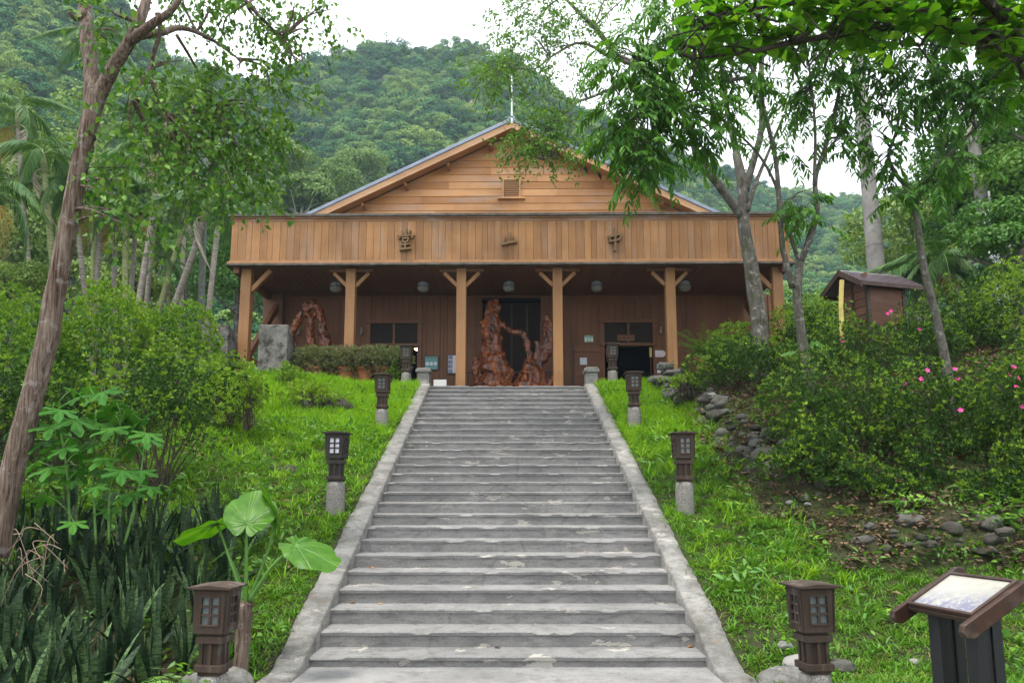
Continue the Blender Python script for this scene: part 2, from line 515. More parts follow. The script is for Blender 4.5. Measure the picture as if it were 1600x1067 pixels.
# ------------------------------------------------------------ terrain
RISE, TREAD, Y0 = 0.165, 0.447, 7.98
NST = 27
YT = Y0 + TREAD * NST           # front edge of the top landing
ZT = RISE * (NST + 1)
def ss(x, a, b):
    t = np.clip((np.asarray(x, float) - a) / (b - a), 0, 1)
    return t * t * (3 - 2 * t)
def zline(y): return np.clip(RISE * ((np.asarray(y, float) - Y0) / TREAD + 1), 0, ZT - .03)
def hw(y): return 1.98 + 0.05 * np.clip((np.asarray(y, float) - Y0) / 12, 0, 1)      # half width of the flight
def gz(x, y):
    x, y = np.asarray(x, float), np.asarray(y, float)
    z = zline(y) + 0.055
    ax = np.abs(x)
    z = z + (0.05 * snoise(x, y, 1.1, 3) + 0.025 * snoise(x, y, 3.1, 9)) * ss(ax, 2.4, 3.2)
    z = z + 0.62 * ss(x, 3.75, 4.5) * ss(y, 10.9, 12.0) * (1 - ss(y, 17.5, 19.5))      # raised bed on the right
    z = z + 0.42 * ss(x, 4.0, 5.6) * ss(y, 9.5, 10.4) * (1 - ss(y, 10.9, 12))
    z = z + 0.9 * ss(x, 6.5, 11) * ss(y, 11, 15)
    z = z + 0.25 * ss(-x, 3.2, 6.5) * ss(y, 9, 12)
    flat = ss(y, 20.0, 20.4) * (1 - ss(ax, 9.5, 10.5))
    z = z * (1 - flat) + (ZT - 0.25) * flat
    z = z - 0.45 * (1 - ss(ax, 2.05, 2.2)) * ss(y, 7.0, 7.6) * (1 - ss(y, 20.2, 20.5))
    z = z + 4.0 * ss(ax, 18, 60)
    return z
def ground_at(px, py):
    """where the photo's line of sight meets the ground"""
    for Y in np.arange(4.5, 60, .02):
        p = at(px, py, Y)
        if p.z <= float(gz(p.x, Y)): return p
    return at(px, py, 20)
def gpt(x, y, dz=0): return Vector((x, y, float(gz(x, y)) + dz))

def grid_mesh(name, X, Y, Z, mat):
    n, m = X.shape
    V = np.stack([X, Y, Z], -1).reshape(-1, 3)
    i = np.arange(n * m).reshape(n, m)
    Fq = np.stack([i[:-1, :-1], i[:-1, 1:], i[1:, 1:], i[1:, :-1]], -1).reshape(-1, 4)
    return np_mesh(name, [(V, Fq, 0)], [mat], True)

def groundmat():
    m = NT('soil_and_turf')
    v = m.obj(geo=True)
    a, b = m.noise(v, .7, 5), m.noise(v, 9, 6, .7)
    col = m.mix(m.ramp(b, .35, .65), (.018, .014, .009), (.052, .040, .027))
    col = m.mix(m.ramp(a, .4, .6, .15, .6), col, (.03, .06, .012))
    m.bump(b, .8, .05)
    return m.done(col, .95, .1)
u = np.sign(np.linspace(-1, 1, 321)) * np.abs(np.linspace(-1, 1, 321)) ** 1.9 * 70
vv = np.concatenate([np.linspace(-14, 6, 40, endpoint=False), np.linspace(6, 22, 230, endpoint=False), np.linspace(22, 75, 60)])
GX, GY = np.meshgrid(u, vv)
ground = link('ground', grid_mesh('ground', GX, GY, gz(GX, GY), groundmat()))
tag(ground, kind='structure')
path = MB().box((0, 0.55, 0.02), (4.6, 15.0, .08)).build('path', M['paving'])
tag(path, kind='structure')

# forested mountain as a real height field, with a farther blue ridge on the right
RPX = [-700, -200, 0, 100, 180, 265, 330, 400, 440, 490, 530, 570, 605, 632, 660, 700, 730, 780, 830, 870, 920, 1000, 1060, 1110, 1150, 1200, 1300, 1400, 1500, 1600, 1900, 2400]
RPY = [-300, -160, -60, 0, 62, 122, 134, 134, 124, 114, 106, 94, 82, 75, 82, 86, 86, 100, 130, 165, 185, 220, 243, 266, 282, 302, 316, 318, 312, 306, 300, 300]
RDY = [150, 150, 150, 160, 170, 190, 205, 215, 220, 225, 228, 230, 230, 230, 230, 230, 230, 232, 236, 240, 245, 255, 262, 270, 276, 285, 300, 300, 300, 300, 300, 300]
HB = 46.0
def hill_z(px, s):
    """px: photo column, s: 0 at the foot .. 1 at the ridge; returns x, y, z"""
    rd, rp = np.interp(px, RPX, RDY), np.interp(px, RPX, RPY)
    v = (YP - rp) / F
    zr = EYE.z + rd * (math.sin(TH) + v * math.cos(TH)) / (math.cos(TH) - v * math.sin(TH))
    y = HB + (rd - HB) * s
    x = (px - XP) / F * 1.02 * y
    sc = np.clip(s, 0, 1)
    prof = 0.55 * sc ** 1.15 + 0.45 * sc ** 2.1
    z = 4.0 + (zr - 4.0) * prof
    z = z + (3.5 * snoise(x, y, .06, 2) + 1.6 * snoise(x, y, .17, 5)) * sc * (1.02 - sc) * 3
    z = z - np.maximum(s - 1, 0) * 120
    return x, y, z
def cliff(px, s):
    c = np.exp(-(((px - 600) / 36) ** 2 + ((s - .9) / .055) ** 2)) + .8 * np.exp(-(((px - 742) / 16) ** 2 + ((s - .86) / .05) ** 2)) + .5 * np.exp(-(((px - 690) / 22) ** 2 + ((s - .95) / .035) ** 2))
    return c
def hillmat():
    m = NT('forest_floor_and_rock')
    v = m.obj(geo=True)
    n = m.noise(v, .25, 6, .7)
    col = m.mix(m.ramp(n, .35, .65), (.008, .022, .006), (.022, .05, .014))
    rock = m.mix(m.ramp(m.noise(m.obj((.6, .6, .2), geo=True), 1, 6, .75), .35, .65), (.07, .07, .062), (.30, .29, .27))
    a = m.n('ShaderNodeAttribute', attribute_name='rock').outputs['Fac']
    col = m.mix(m.ramp(m.math('ADD', a, m.math('MULTIPLY', m.noise(v, .35, 4), .6)), .72, .85), col, rock)
    m.bump(n, 1, 1)
    return m.done(col, .95, .1)
pxs, sv = np.meshgrid(np.linspace(-700, 2400, 260), np.linspace(0, 1.35, 90))
hx, hy, hz_ = hill_z(pxs, sv)
hme = grid_mesh('hills', hx, hy, hz_, hillmat())
hme.attributes.new('rock', 'FLOAT', 'POINT').data.foreach_set('value', cliff(pxs, sv).ravel().astype(np.float32))
tag(link('hills', hme), kind='structure')
fx = np.linspace(-900, 2200, 160)
FX, FS = np.meshgrid(fx, np.linspace(0, 1, 12))
FY = 820 + 330 * FS
fz = np.interp(fx / 1.02 , [-900, 0, 260, 420, 640, 900, 2200], [140, 150, 235, 262, 240, 250, 230]) + 9 * snoise(fx, 0, .02, 1) + 5 * snoise(fx, 3, .07, 4)
farm = NT('far_forest_slope')
fcol = farm.mix(farm.ramp(farm.noise(farm.obj(geo=True), .05, 6, .7), .35, .65), (.012, .04, .014), (.05, .10, .03))
link_far = link('mountain', grid_mesh('mountain', FX, FY, 10 + (fz[None] - 10) * FS ** .7, farm.done(fcol, .95, .1)))
tag(link_far, kind='structure')

# ------------------------------------------------------------ scatter: one object of uncountable growth (geometry nodes)
PROTO = bpy.data.collections.new('growth_kinds')
def scatter(name, P, rot, scl, metas, label=None, weights=None):
    """instances of the given meshes on points; metas are meshes kept out of the scene"""
    me = bpy.data.meshes.new(name)
    n = len(P)
    me.vertices.add(n)
    me.vertices.foreach_set('co', np.asarray(P, np.float32).ravel())
    idx = rng.choice(len(metas), n, p=weights)
    me.attributes.new('rot', 'FLOAT_VECTOR', 'POINT').data.foreach_set('vector', np.asarray(rot, np.float32).ravel())
    me.attributes.new('scl', 'FLOAT', 'POINT').data.foreach_set('value', np.asarray(scl, np.float32).ravel())
    me.attributes.new('pick', 'INT', 'POINT').data.foreach_set('value', idx.astype(np.int32))
    o = link(name, me)
    c = bpy.data.collections.new(name + '_kinds')
    for i, m in enumerate(metas):
        q = bpy.data.objects.new('%s_kind_%02d' % (name, i), m)
        c.objects.link(q)
    g = bpy.data.node_groups.new(name, 'GeometryNodeTree')
    g.interface.new_socket('Geometry', in_out='INPUT', socket_type='NodeSocketGeometry')
    g.interface.new_socket('Geometry', in_out='OUTPUT', socket_type='NodeSocketGeometry')
    N = g.nodes.new
    gi, go, iop, ci = N('NodeGroupInput'), N('NodeGroupOutput'), N('GeometryNodeInstanceOnPoints'), N('GeometryNodeCollectionInfo')
    ci.inputs['Collection'].default_value = c
    ci.inputs['Separate Children'].default_value = True
    ci.inputs['Reset Children'].default_value = True
    def attr(nm, typ):
        a = N('GeometryNodeInputNamedAttribute'); a.data_type = typ
        a.inputs['Name'].default_value = nm
        return a.outputs[0]
    e2r = N('FunctionNodeEulerToRotation')
    K = g.links.new
    K(gi.outputs[0], iop.inputs['Points'])
    K(ci.outputs[0], iop.inputs['Instance'])
    iop.inputs['Pick Instance'].default_value = True
    K(attr('pick', 'INT'), iop.inputs['Instance Index'])
    K(attr('rot', 'FLOAT_VECTOR'), e2r.inputs[0])
    K(e2r.outputs[0], iop.inputs['Rotation'])
    K(attr('scl', 'FLOAT'), iop.inputs['Scale'])
    K(iop.outputs[0], go.inputs[0])
    md = o.modifiers.new('growth', 'NODES')
    md.node_group = g
    tag(o, label, kind='stuff')
    return o

def crown_mesh(name, rad, flat, nclump, nleaf, leaf, mats, seed, T=T_OV, low=-.35, mi=None, jit=.45):
    """a crown: leaves on the shells of many clumps spread through a dome, uneven, with gaps"""
    global rng
    keep, rng = rng, np.random.default_rng(seed)
    d = rdir(nclump * 3)
    d = d[d[:, 2] > low][:nclump]
    n = len(d)
    C = d * rad * rng.uniform(.35, .95, (n, 1)) * [1, 1, flat]
    cr_ = rad * rng.uniform(.2, .38, n)
    k = rng.choice(n, nleaf, p=cr_ ** 2 / (cr_ ** 2).sum())
    o = rdir(nleaf)
    o[:, 2] = np.where(o[:, 2] < -.3, -o[:, 2], o[:, 2])
    P = C[k] + o * (cr_[k] * rng.uniform(.55, 1.05, nleaf) ** .6)[:, None] * [1, 1, .75]
    N_ = nrm(o + rng.normal(0, jit, (nleaf, 3)) + [0, 0, .35])
    D = nrm(np.cross(N_, rdir(nleaf)) + [0, 0, -.25])
    V, Fc = place(P, D, N_, leaf * rng.uniform(.6, 1.3, nleaf), T)
    m = 0 if mi is None else np.repeat(rng.choice(len(mats), nleaf, p=mi), len(T[1]))
    rng = keep
    return np_mesh(name, [(V, Fc, m)], mats)

# ------------------------------------------------------------ staircase
def ynos(k): return Y0 + TREAD * k
def znos(k): return RISE * (k + 1)
st = empty('staircase', (0, Y0, 0), 0, 'long straight flight of worn grey concrete steps climbing between grassy banks to the hall', 'stairs')
for k in range(0, NST + 1):
    n = 70
    r2 = np.random.default_rng(100 + k)
    h = float(hw(ynos(k))) + .03
    xs = np.linspace(-h, h, n)
    jy = np.convolve(r2.normal(0, .012, n + 4), np.ones(5) / 5, 'valid') + .02 * (r2.random() - .5)
    jz = np.convolve(r2.normal(0, .005, n + 4), np.ones(5) / 5, 'valid') - .02 * np.convolve(r2.random(n + 2) > .965, np.ones(3), 'valid').clip(0, 1)
    dep = (TREAD + .06) if k < NST else 1.4
    prof = [(0.012, -.21), (.012, -.052), (.0, -.046), (-.004, -.012), (.008, 0), (dep * .5, .003), (dep, .004)]
    V, Fc = [], []
    for i, x in enumerate(xs):
        for j, (py_, pz) in enumerate(prof):
            on = 1 if 2 <= j <= 4 else (.3 if j < 2 else .1)
            V.append((x, ynos(k) - Y0 + py_ + jy[i] * on, znos(k) + pz + jz[i] * (1 if j in (3, 4) else .2 if j == 5 else 0)))
    q = len(prof)
    for i in range(n - 1):
        for j in range(q - 1): Fc.append((i * q + j, (i + 1) * q + j, (i + 1) * q + j + 1, i * q + j + 1))
    MB().add(V, Fc).build('step', M['step'], st)
for sgn in (-1, 1):
    r2 = np.random.default_rng(5 + sgn)
    ys = np.linspace(7.35, YT + .3, 160)
    V, Fc = [], []
    for i, y in enumerate(ys):
        h = float(hw(y))
        jt, jo = .006 * math.sin(y * 3 + sgn), .008 * math.sin(y * 2.3) + .006 * math.sin(y * 5.1 + 2) + r2.normal(0, .006)
        zt = RISE * ((y - Y0) / TREAD + 1) + .075 + jt
        zt = max(zt, .1)
        if y > YT: zt = min(zt, ZT + .05)
        W = .305 + jo
        for dx, dz in ((0, -.5), (.0, -.03), (.02, 0), (W * .6, .008), (W - .03, -.004), (W, -.05), (W + .02, -.5)):
            V.append((sgn * (h + dx), y - Y0, zt + dz + r2.normal(0, .0025)))
    for i in range(159):
        for j in range(6): Fc.append((i * 7 + j, (i + 1) * 7 + j, (i + 1) * 7 + j + 1, i * 7 + j + 1))
    Fc.append(tuple(range(7)))
    MB().add(V, Fc).build('side_kerb', M['kerb'], st, smooth=True)
for sgn in (-1, 1):
    o = empty('stone_pier', (sgn * 2.22, YT + .12, ZT - .25), 0, 'low grey stone pier, %s cap, top %s corner of the stairs' % (('flat', 'left') if sgn < 0 else ('rounded pale', 'right')), 'pier')
    MB().box((0, 0, .3), (.32, .36, .6)).build('shaft', M['kerb'], o, bevel=.02)
    MB().box((0, 0, .05), (.44, .46, .1)).build('plinth', M['kerb'], o, bevel=.02)
    MB().prism([(-.2, 0), (.2, 0), (.21, .07), (.15, .12 if sgn < 0 else .14), (-.15, .12 if sgn < 0 else .14), (-.21, .07)], (0, -.22, .602), (1, 0, 0), (0, 0, 1), (0, .44, 0)).build('cap', M['kerb'], o, bevel=.025)

def rock_mesh(name, mats, seed, sub=3, amp=.28, n=1, cut=.78):
    me = bpy.data.meshes.new(name)
    bm = bmesh.new()
    bmesh.ops.create_icosphere(bm, subdivisions=sub, radius=1)
    o = Vector((seed * 3.1, seed * 1.7, seed))
    for v in bm.verts:
        c = v.co.copy()
        v.co *= 1 + amp * mnoise.noise(c * 1.1 + o) + amp * .5 * mnoise.noise(c * 2.7 + o)
        for ax in (Vector((1, .3, .2)), Vector((-.6, 1, .3)), Vector((.1, -.9, .5)), Vector((0, .2, 1))):
            a = (ax + Vector((math.sin(seed), math.cos(seed * 2), 0)) * .4).normalized()
            d = v.co.dot(a) - cut
            if d > 0: v.co -= a * d * .8
    bm.to_mesh(me); bm.free()
    me.materials.append(mats)
    me.polygons.foreach_set('use_smooth', [True] * len(me.polygons))
    return me
ROCKS = [rock_mesh('stone', M['stone'], i + 1, 3, .42, 1, .62) for i in range(6)]
PALE = [rock_mesh('stone', M['palestone'], i + 11) for i in range(3)]
def rock_heap(name, items, mat, parent=None, loc=(0, 0, 0), sub=2):
    """items: (x, y, z, sx, sy, sz, rz) -> one mesh of many stones"""
    chunks = []
    for i, (x, y, z, a, b, c, rz) in enumerate(items):
        me = ROCKS[i % 6]
        V = np.empty(len(me.vertices) * 3)
        me.vertices.foreach_get('co', V)
        V = V.reshape(-1, 3) * [a, b, c]
        cs, sn = math.cos(rz), math.sin(rz)
        V = np.stack([V[:, 0] * cs - V[:, 1] * sn, V[:, 0] * sn + V[:, 1] * cs, V[:, 2]], -1) + [x, y, z]
        Fc = np.array([p.vertices[:] for p in me.polygons])
        chunks.append((V, Fc, 0))
    return link(name, np_mesh(name, chunks, [mat], True), parent, loc)

for sgn in (-1, 1):
    o = link('border_stone', rock_mesh('border_stone', M['kerb'], 31 + sgn, 3, .12), None, (sgn * 2.62, 7.28, .08))
    o.scale = (.34, .2, .15)
    tag(o, 'rounded grey border stone at the foot of the %s stair kerb' % ('left' if sgn < 0 else 'right'), 'stone')
# ------------------------------------------------------------ the hall
YF, YC, YW = 20.75, 21.2, 24.2        # parapet face, posts, front wall
HO = Vector((0.02, YF, ZT))
hall = empty('wooden_hall', HO, R(-.7), 'brown timber hall with a plank parapet, a post porch and a low tiled gable', 'hall')
def hl(px, py, Y): return at(px, py, Y) - HO
def zo(py, Y): return at(793, py, Y).z - ZT
def xo(px, Y, py=450): return at(px, py, Y).x - HO.x
y_ = lambda Y: Y - YF
xl, xr = xo(349, YF), xo(1242, YF)
xc, hwid = (xl + xr) / 2, (xr - xl) / 2
z_sof = zo(414, YF)
z_mt, z_ct, z_top = zo(405, YF), zo(345, YF), zo(334.5, YF)
depth = YW - YF
# parapet planks: front and both returns
mb = MB()
hp = hwid - .10
r2 = random.Random(4)
x = -hp
while x < hp - .01:
    wd = min(r2.choice([.15, .19, .21, .24]), hp - x)
    mb.box((xc + x + wd / 2, .05 + r2.uniform(-.004, .004), (z_mt + z_ct) / 2), (wd - .008, .05, z_ct - z_mt))
    x += wd
for sg in (-1, 1):
    yy = .08
    while yy < depth + 1:
        mb.box((xc + sg * (hp - .025), yy + .1, (z_mt + z_ct) / 2), (.05, .195, z_ct - z_mt)); yy += .2
mb.build('parapet', M['parapet'], hall)
MB().box((xc, .2, (z_mt + z_ct) / 2), (2 * hp - .12, .2, z_ct - z_mt - .04)).build('parapet_core', M['darkwood'], hall)
# cornice and base mouldings
def band(mb, z0, z1, out, th=.16):
    mb.box((xc, .05 - out + th / 2, (z0 + z1) / 2), (2 * hp + 2 * out, th, z1 - z0))
    for sg in (-1, 1): mb.box((xc + sg * (hp + out - th / 2), (depth + .05 - out + th) / 2 + .5, (z0 + z1) / 2), (th, depth + 1 - th, z1 - z0))
mb = MB(); h = z_top - z_ct
band(mb, z_ct, z_ct + h * .45, .03); band(mb, z_ct + h * .45, z_ct + h * .72, .055)
mb.build('cornice', M['trim'], hall, bevel=.008)
mb = MB(); band(mb, z_ct + h * .72, z_top + .02, .10, .3)
mb.build('parapet_cap', M['cap'], hall, bevel=.008)
mb = MB(); h = z_mt - z_sof
band(mb, z_mt - h * .3, z_mt, .03); band(mb, z_sof + h * .35, z_mt - h * .3, .075)
mb.build('base_moulding', M['post'], hall, bevel=.01)
mb = MB(); band(mb, z_sof, z_sof + h * .35, .11)
mb.build('drip_edge', M['cap'], hall, bevel=.006)
# soffit, made of boards running back
mb = MB(); x = -hp
while x < hp - .02:
    mb.box((xc + x + .1, depth / 2 + .15, z_sof + .06), (.192, depth + .1, .04)); x += .2
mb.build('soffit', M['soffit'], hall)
for sg in (-1, 1):
    MB().box((xc + sg * (hp - .13), depth / 2 + .1, z_sof - .06), (.16, depth - .1, .2)).build('porch_beam', M['soffit'], hall)
MB().box((xc, 5.2, z_top - .25), (2 * hp - .3, 10.2, .1)).build('flat_roof', M['cap'], hall)
# posts with braces
for px in (381.5, 546.5, 720.5, 871, 1047, 1214):
    b = Vector((xo(px, YC, 500), y_(YC), 0))
    outer = px in (381.5, 1214)
    ht = z_sof + .02
    p = MB().box((b.x, b.y, ht / 2), (.27 if not outer else .29, .27, ht)).build('post', M['post'], hall, bevel=.012)
    if outer:
        sg = -1 if px < 700 else 1
        MB().bar((b.x - sg * .12, b.y, ht - .62), (b.x - sg * .66, b.y, ht - .03), .12, .12, (0, 1, 0)).build('brace', M['post'], p)
        MB().bar((b.x - sg * .02, b.y + .14, .95), (b.x - sg * .02, y_(YW) - .25, ht - .35), .13, .2).build('diagonal_strut', M['soffit'], p)
        MB().box((b.x - sg * .02, y_(YW) / 2 + .2, 1.0), (.1, y_(YW) - y_(YC) - .3, .14)).build('rail', M['trim'], p)
    else:
        for sg in (-1, 1):
            MB().bar((b.x + sg * .12, b.y, ht - .50), (b.x + sg * .50, b.y, ht - .12), .10, .10, (0, 1, 0)).build('brace', M['post'], p)
        MB().box((b.x, b.y, ht - .05), (1.25, .16, .1)).build('head_beam', M['soffit'], p)
# porch floor
MB().box((xc, 1.25 + (YT + 1.2 - YF), -.125), (2 * hwid + .6, 4.0, .25)).build('porch_floor', M['floor'], hall)
# front wall with two doorways
yw = y_(YW)
dl0, dl1 = xo(575, YW), xo(655, YW)
dr0, dr1 = xo(937, YW), xo(1018, YW)
zd = zo(541, YW)
ztr = zo(503, YW)
wx0, wx1 = xo(414, YW), xo(1198, YW)
mb = MB()
def vplanks(x0, x1, z0, z1, wd=.22):
    x = x0
    while x < x1 - .005:
        q = min(wd, x1 - x)
        mb.box((x + q / 2, yw + .03, (z0 + z1) / 2), (q - .006, .06, z1 - z0)); x += q
for a, b in ((wx0, dl0), (dl1, xo(748, YW)), (xo(846, YW), dr0), (dr1, wx1)): vplanks(a, b, 0, z_sof + .05)
for a, b in ((dl0, dl1), (dr0, dr1)): vplanks(a, b, ztr, z_sof + .05)
vplanks(xo(748, YW), xo(846, YW), zo(465, YW), z_sof + .05)
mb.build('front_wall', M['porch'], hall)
for xx in (wx0 + .02, dl0, dl1, xo(748, YW), xo(846, YW), dr0, dr1, wx1):
    MB().box((xx, yw - .025, z_sof / 2), (.14, .05, z_sof)).build('wall_batten', M['porch'], hall)
for xx in (xo(690, YW), xo(1070, YW)): MB().box((xx, yw - .02, z_sof / 2), (.08, .04, z_sof)).build('wall_batten', M['porch'], hall)
MB().box(((wx0 + dl0) / 2, yw - .022, .98), (dl0 - wx0 - .14, .03, .07)).build('wall_rail', M['porch'], hall)
MB().box(((dl1 + xo(748, YW)) / 2, yw - .022, .32), (xo(748, YW) - dl1 - .14, .03, .06)).build('wall_rail', M['porch'], hall)
MB().box((wx0 + .33, yw - .2, z_sof / 2), (.62, .36, z_sof - .02)).build('corner_pier', M['soffit'], hall, bevel=.01)
for a, b in ((dl0, dl1), (dr0, dr1)):
    d = MB()
    d.box(((a + b) / 2, yw - .05, zd + .04), (b - a + .14, .1, .1)); d.box(((a + b) / 2, yw - .05, ztr), (b - a + .2, .1, .1))
    d.box(((a + b) / 2, yw - .04, (zd + ztr) / 2), (.07, .08, ztr - zd - .1))
    fr = d.build('door_frame', M['porch'], hall, bevel=.006)
    MB().box(((a + b) / 2, yw + .03, (zd + ztr) / 2), (b - a - .02, .02, ztr - zd - .06)).build('transom_pane', M['browndark'], fr)
x0, x1 = xo(748, YW), xo(846, YW)
d = MB()
for f in (0.02, .25, .5, .75, .98): d.box((x0 + (x1 - x0) * f, yw + .5, zo(465, YW) / 2), (.07, .06, zo(465, YW)))
for zz in (.05, .95, zo(467, YW)): d.box(((x0 + x1) / 2, yw + .5, zz), (x1 - x0, .05, .09))
sc_ = d.build('recess_screen', M['darkwood'], hall)
MB().box(((x0 + x1) / 2, yw + .56, zo(465, YW) / 2), (x1 - x0, .02, zo(465, YW))).build('pane', M['browndark'], sc_)
# the room behind: floor, back and side walls, ceiling
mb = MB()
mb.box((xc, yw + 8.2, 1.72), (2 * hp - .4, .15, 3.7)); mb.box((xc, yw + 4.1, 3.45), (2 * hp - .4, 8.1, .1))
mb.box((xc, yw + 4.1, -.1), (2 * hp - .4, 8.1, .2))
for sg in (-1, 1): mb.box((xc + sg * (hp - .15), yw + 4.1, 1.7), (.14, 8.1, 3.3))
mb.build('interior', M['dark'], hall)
MB().box((xo(752, YW) - .05, yw + .28, 1.35), (.1, .5, 2.7)).box((xo(842, YW) + .05, yw + .28, 1.35), (.1, .5, 2.7)).build('recess_cheek', M['porch'], hall)
# side walls of the hall body
mb = MB()
for sg in (-1, 1):
    yy = 0
    while yy < 14:
        mb.box((xc + sg * (hp - .02), yw + .1 + yy, (z_sof + .6) / 2), (.06, .215, z_sof + .6)); yy += .22
mb.build('side_wall', M['porch'], hall)
# open door leaf beside the right doorway
lx0, lx1 = xo(893, YW), xo(934, YW)
mb = MB().box(((lx0 + lx1) / 2, yw - .09, zd / 2), (lx1 - lx0, .06, zd - .04))
for zz in (zd - .16, .95, .5, .12): mb.box(((lx0 + lx1) / 2, yw - .135, zz), (lx1 - lx0, .03, .1))
dleaf = mb.build('door', M['porch'], hall, bevel=.004)
mb = MB()
for zz in (zd - .1, .7): mb.box((lx0 - .01, yw - .14, zz), (.03, .04, .16))
mb.build('hinge', M['blacksign'], dleaf)
# gable: lapped boards cut to the slope, roof, bargeboards, purlin ends, vent
YG = YW + .1
yg = y_(YG)
ax_, az = xo(798, YG - .75, 200), zo(189, YG - .75)
sl = (az - zo(330, YG - .75)) / (ax_ - xo(491, YG - .75, 330))
zg0 = zo(352, YG)
mb = MB(); z = zg0
r2 = random.Random(9)
bh = .262
while z < az - .25:
    hwd = (az - z) / sl - .25
    x = -hwd
    while x < hwd - .02:
        ln = min(r2.uniform(1.6, 3.6), hwd - x)
        a, b = ax_ + x, ax_ + x + ln - .004
        ta = max(0, (-hwd + bh / sl) - x) ; tb = max(0, x + ln - (hwd - bh / sl))
        q = [(a, yg - .03, z), (b, yg - .03, z), (b - min(tb, ln * .95), yg - .004, z + bh), (a + min(ta, ln * .95), yg - .004, z + bh)]
        mb.add(q + [(p[0], p[1] + .05, p[2]) for p in q], [(0, 1, 2, 3), (7, 6, 5, 4), (0, 4, 5, 1), (1, 5, 6, 2), (2, 6, 7, 3), (3, 7, 4, 0)])
        x += ln
    z += bh - .012
gab = mb.build('gable_wall', M['gable'], hall)
wb = hp - .9
MB().prism([(-wb, az - wb * sl - .12), (wb, az - wb * sl - .12), (0, az - .16)], (ax_, yg + .05, 0), (1, 0, 0), (0, 0, 1), (0, 9, 0)).build('roof_body', M['darkwood'], hall)
ov = .75
for sg in (-1, 1):
    e = Vector((ax_ + sg * wb, 0, az - wb * sl)); a = Vector((ax_, 0, az))
    n = Vector((sg * sl, 0, 1)).normalized()
    MB().prism([(0, 0), (0, .05), (1, .05), (1, 0)], a + Vector((0, yg - ov, -.03)), e - a, n, (0, 10.5, 0)).build('roof_slope', M['roof'], hall)
    d = MB(); t = 0; Ln = (e - a).length
    while t < Ln:
        p = a + (e - a).normalized() * t
        d.bar(p + n * .05 + Vector((0, yg - ov - .02, 0)), p + n * .05 + Vector((0, yg + 9.7, 0)), .30, .045, n); t += .33
    d.build('tile_course', M['roof'], hall)
    d = MB().prism([(0, -.245), (0, -.03), (1, -.03), (1, -.245)], a + Vector((0, yg - ov - .01, 0)), e - a, (0, 0, 1), (0, .05, 0))
    d.build('bargeboard', M['barge'], hall, bevel=.006)
    d = MB().prism([(0, -.02), (0, .10), (1, .10), (1, -.02)], a + Vector((0, yg - ov - .045, 0)), e - a, (0, 0, 1), (0, .06, 0))
    d.build('verge_tile', M['roof'], hall, bevel=.01)
    for t in (.10, .30, .5, .70, .88):
        p = a + (e - a) * t
        MB().box((p.x, yg - ov / 2 + .12, p.z - .34), (.09, ov - .28, .10), M=Matrix.Rotation(sg * math.atan(sl), 3, 'Y')).build('purlin_end', M['post'], hall)
    MB().prism([(0, -.34), (0, -.30), (1, -.30), (1, -.34)], a + Vector((0, yg - ov + .04, .26)), e - a, (0, 0, 1), (0, ov - .05, 0)).build('eaves_board', M['gable'], hall)
vx, vz, vw, vh = xo(797, YG, 295), zo(296, YG), .56, .64
mb = MB()
for sg in (-1, 1): mb.box((vx + sg * vw / 2, yg - .06, vz), (.06, .09, vh))
mb.box((vx, yg - .06, vz + vh / 2 + .0), (vw + .06, .095, .06)); mb.box((vx, yg - .09, vz - vh / 2 - .03), (vw + .34, .16, .05))
ven = mb.build('vent_frame', M['gable'], hall)
mb = MB()
for i in range(9): mb.box((vx, yg - .06, vz - vh / 2 + .05 + i * (vh - .06) / 9), (vw - .06, .07, .022), M=Matrix.Rotation(R(-35), 3, 'X'))
mb.build('louvre', M['barge'], ven)
MB().box((vx, yg - .035, vz), (vw, .01, vh)).build('vent_backing', M['dark'], ven)
MB().lathe([(.03, az - .1), (.03, az + .3), (.022, az + .32), (.02, zo(122, YG - ov)), (.004, zo(117, YG - ov))], (ax_, yg - ov - .03, 0), 10).build('finial_rod', M['white'], hall)
MB().lathe([(.02, az + .0), (.11, az + .04), (.13, az + .12), (.08, az + .19), (.02, az + .21)], (ax_, yg - ov + .1, 0), 12).build('ridge_end_tile', M['roof'], hall)

# the three carved characters, read from right to left
def glyph(px0, py0, px1, py1, strokes):
    a, b = hl(px0, py0, YF), hl(px1, py1, YF)
    wx, wz = b.x - a.x, a.z - b.z
    mb = MB()
    for i, s_ in enumerate(strokes):
        wd = s_[0]
        pts = [Vector((a.x + p[0] * wx, 0, a.z - p[1] * wz)) for p in s_[1:]]
        for j in range(len(pts) - 1):
            p, q = pts[j], pts[j + 1]
            d = (q - p).normalized(); s2 = Vector((-d.z, 0, d.x))
            w0, w1 = wd * wx / 2 * (1 if j == 0 else .85), wd * wx / 2 * .85
            p2, q2 = p - d * w0 * .6, q + d * w1 * .6
            y0 = -.075 - .004 * i - .001 * j
            c = [p2 - s2 * w0, q2 - s2 * w1, q2 + d * w1 * .3, q2 + s2 * w1, p2 + s2 * w0, p2 - d * w0 * .25]
            vs = [Vector((k.x, y0, k.z)) for k in c] + [Vector((k.x, .026, k.z)) for k in c]
            n = 6
            mb.add(vs, [tuple(range(n)), tuple(range(2 * n - 1, n - 1, -1))] + [(k, k + n, (k + 1) % n + n, (k + 1) % n) for k in range(n)])
    return mb.build('sign_character', M['glyph'], hall)
glyph(948, 358, 973, 394, [(.13, (.12, .36), (.2, .58)), (.15, (.10, .38), (.5, .33), (.95, .26)), (.14, (.93, .27), (.86, .42), (.70, .54)), (.13, (.16, .58), (.45, .55), (.76, .52)), (.15, (.54, .02), (.52, .4), (.48, .97))])
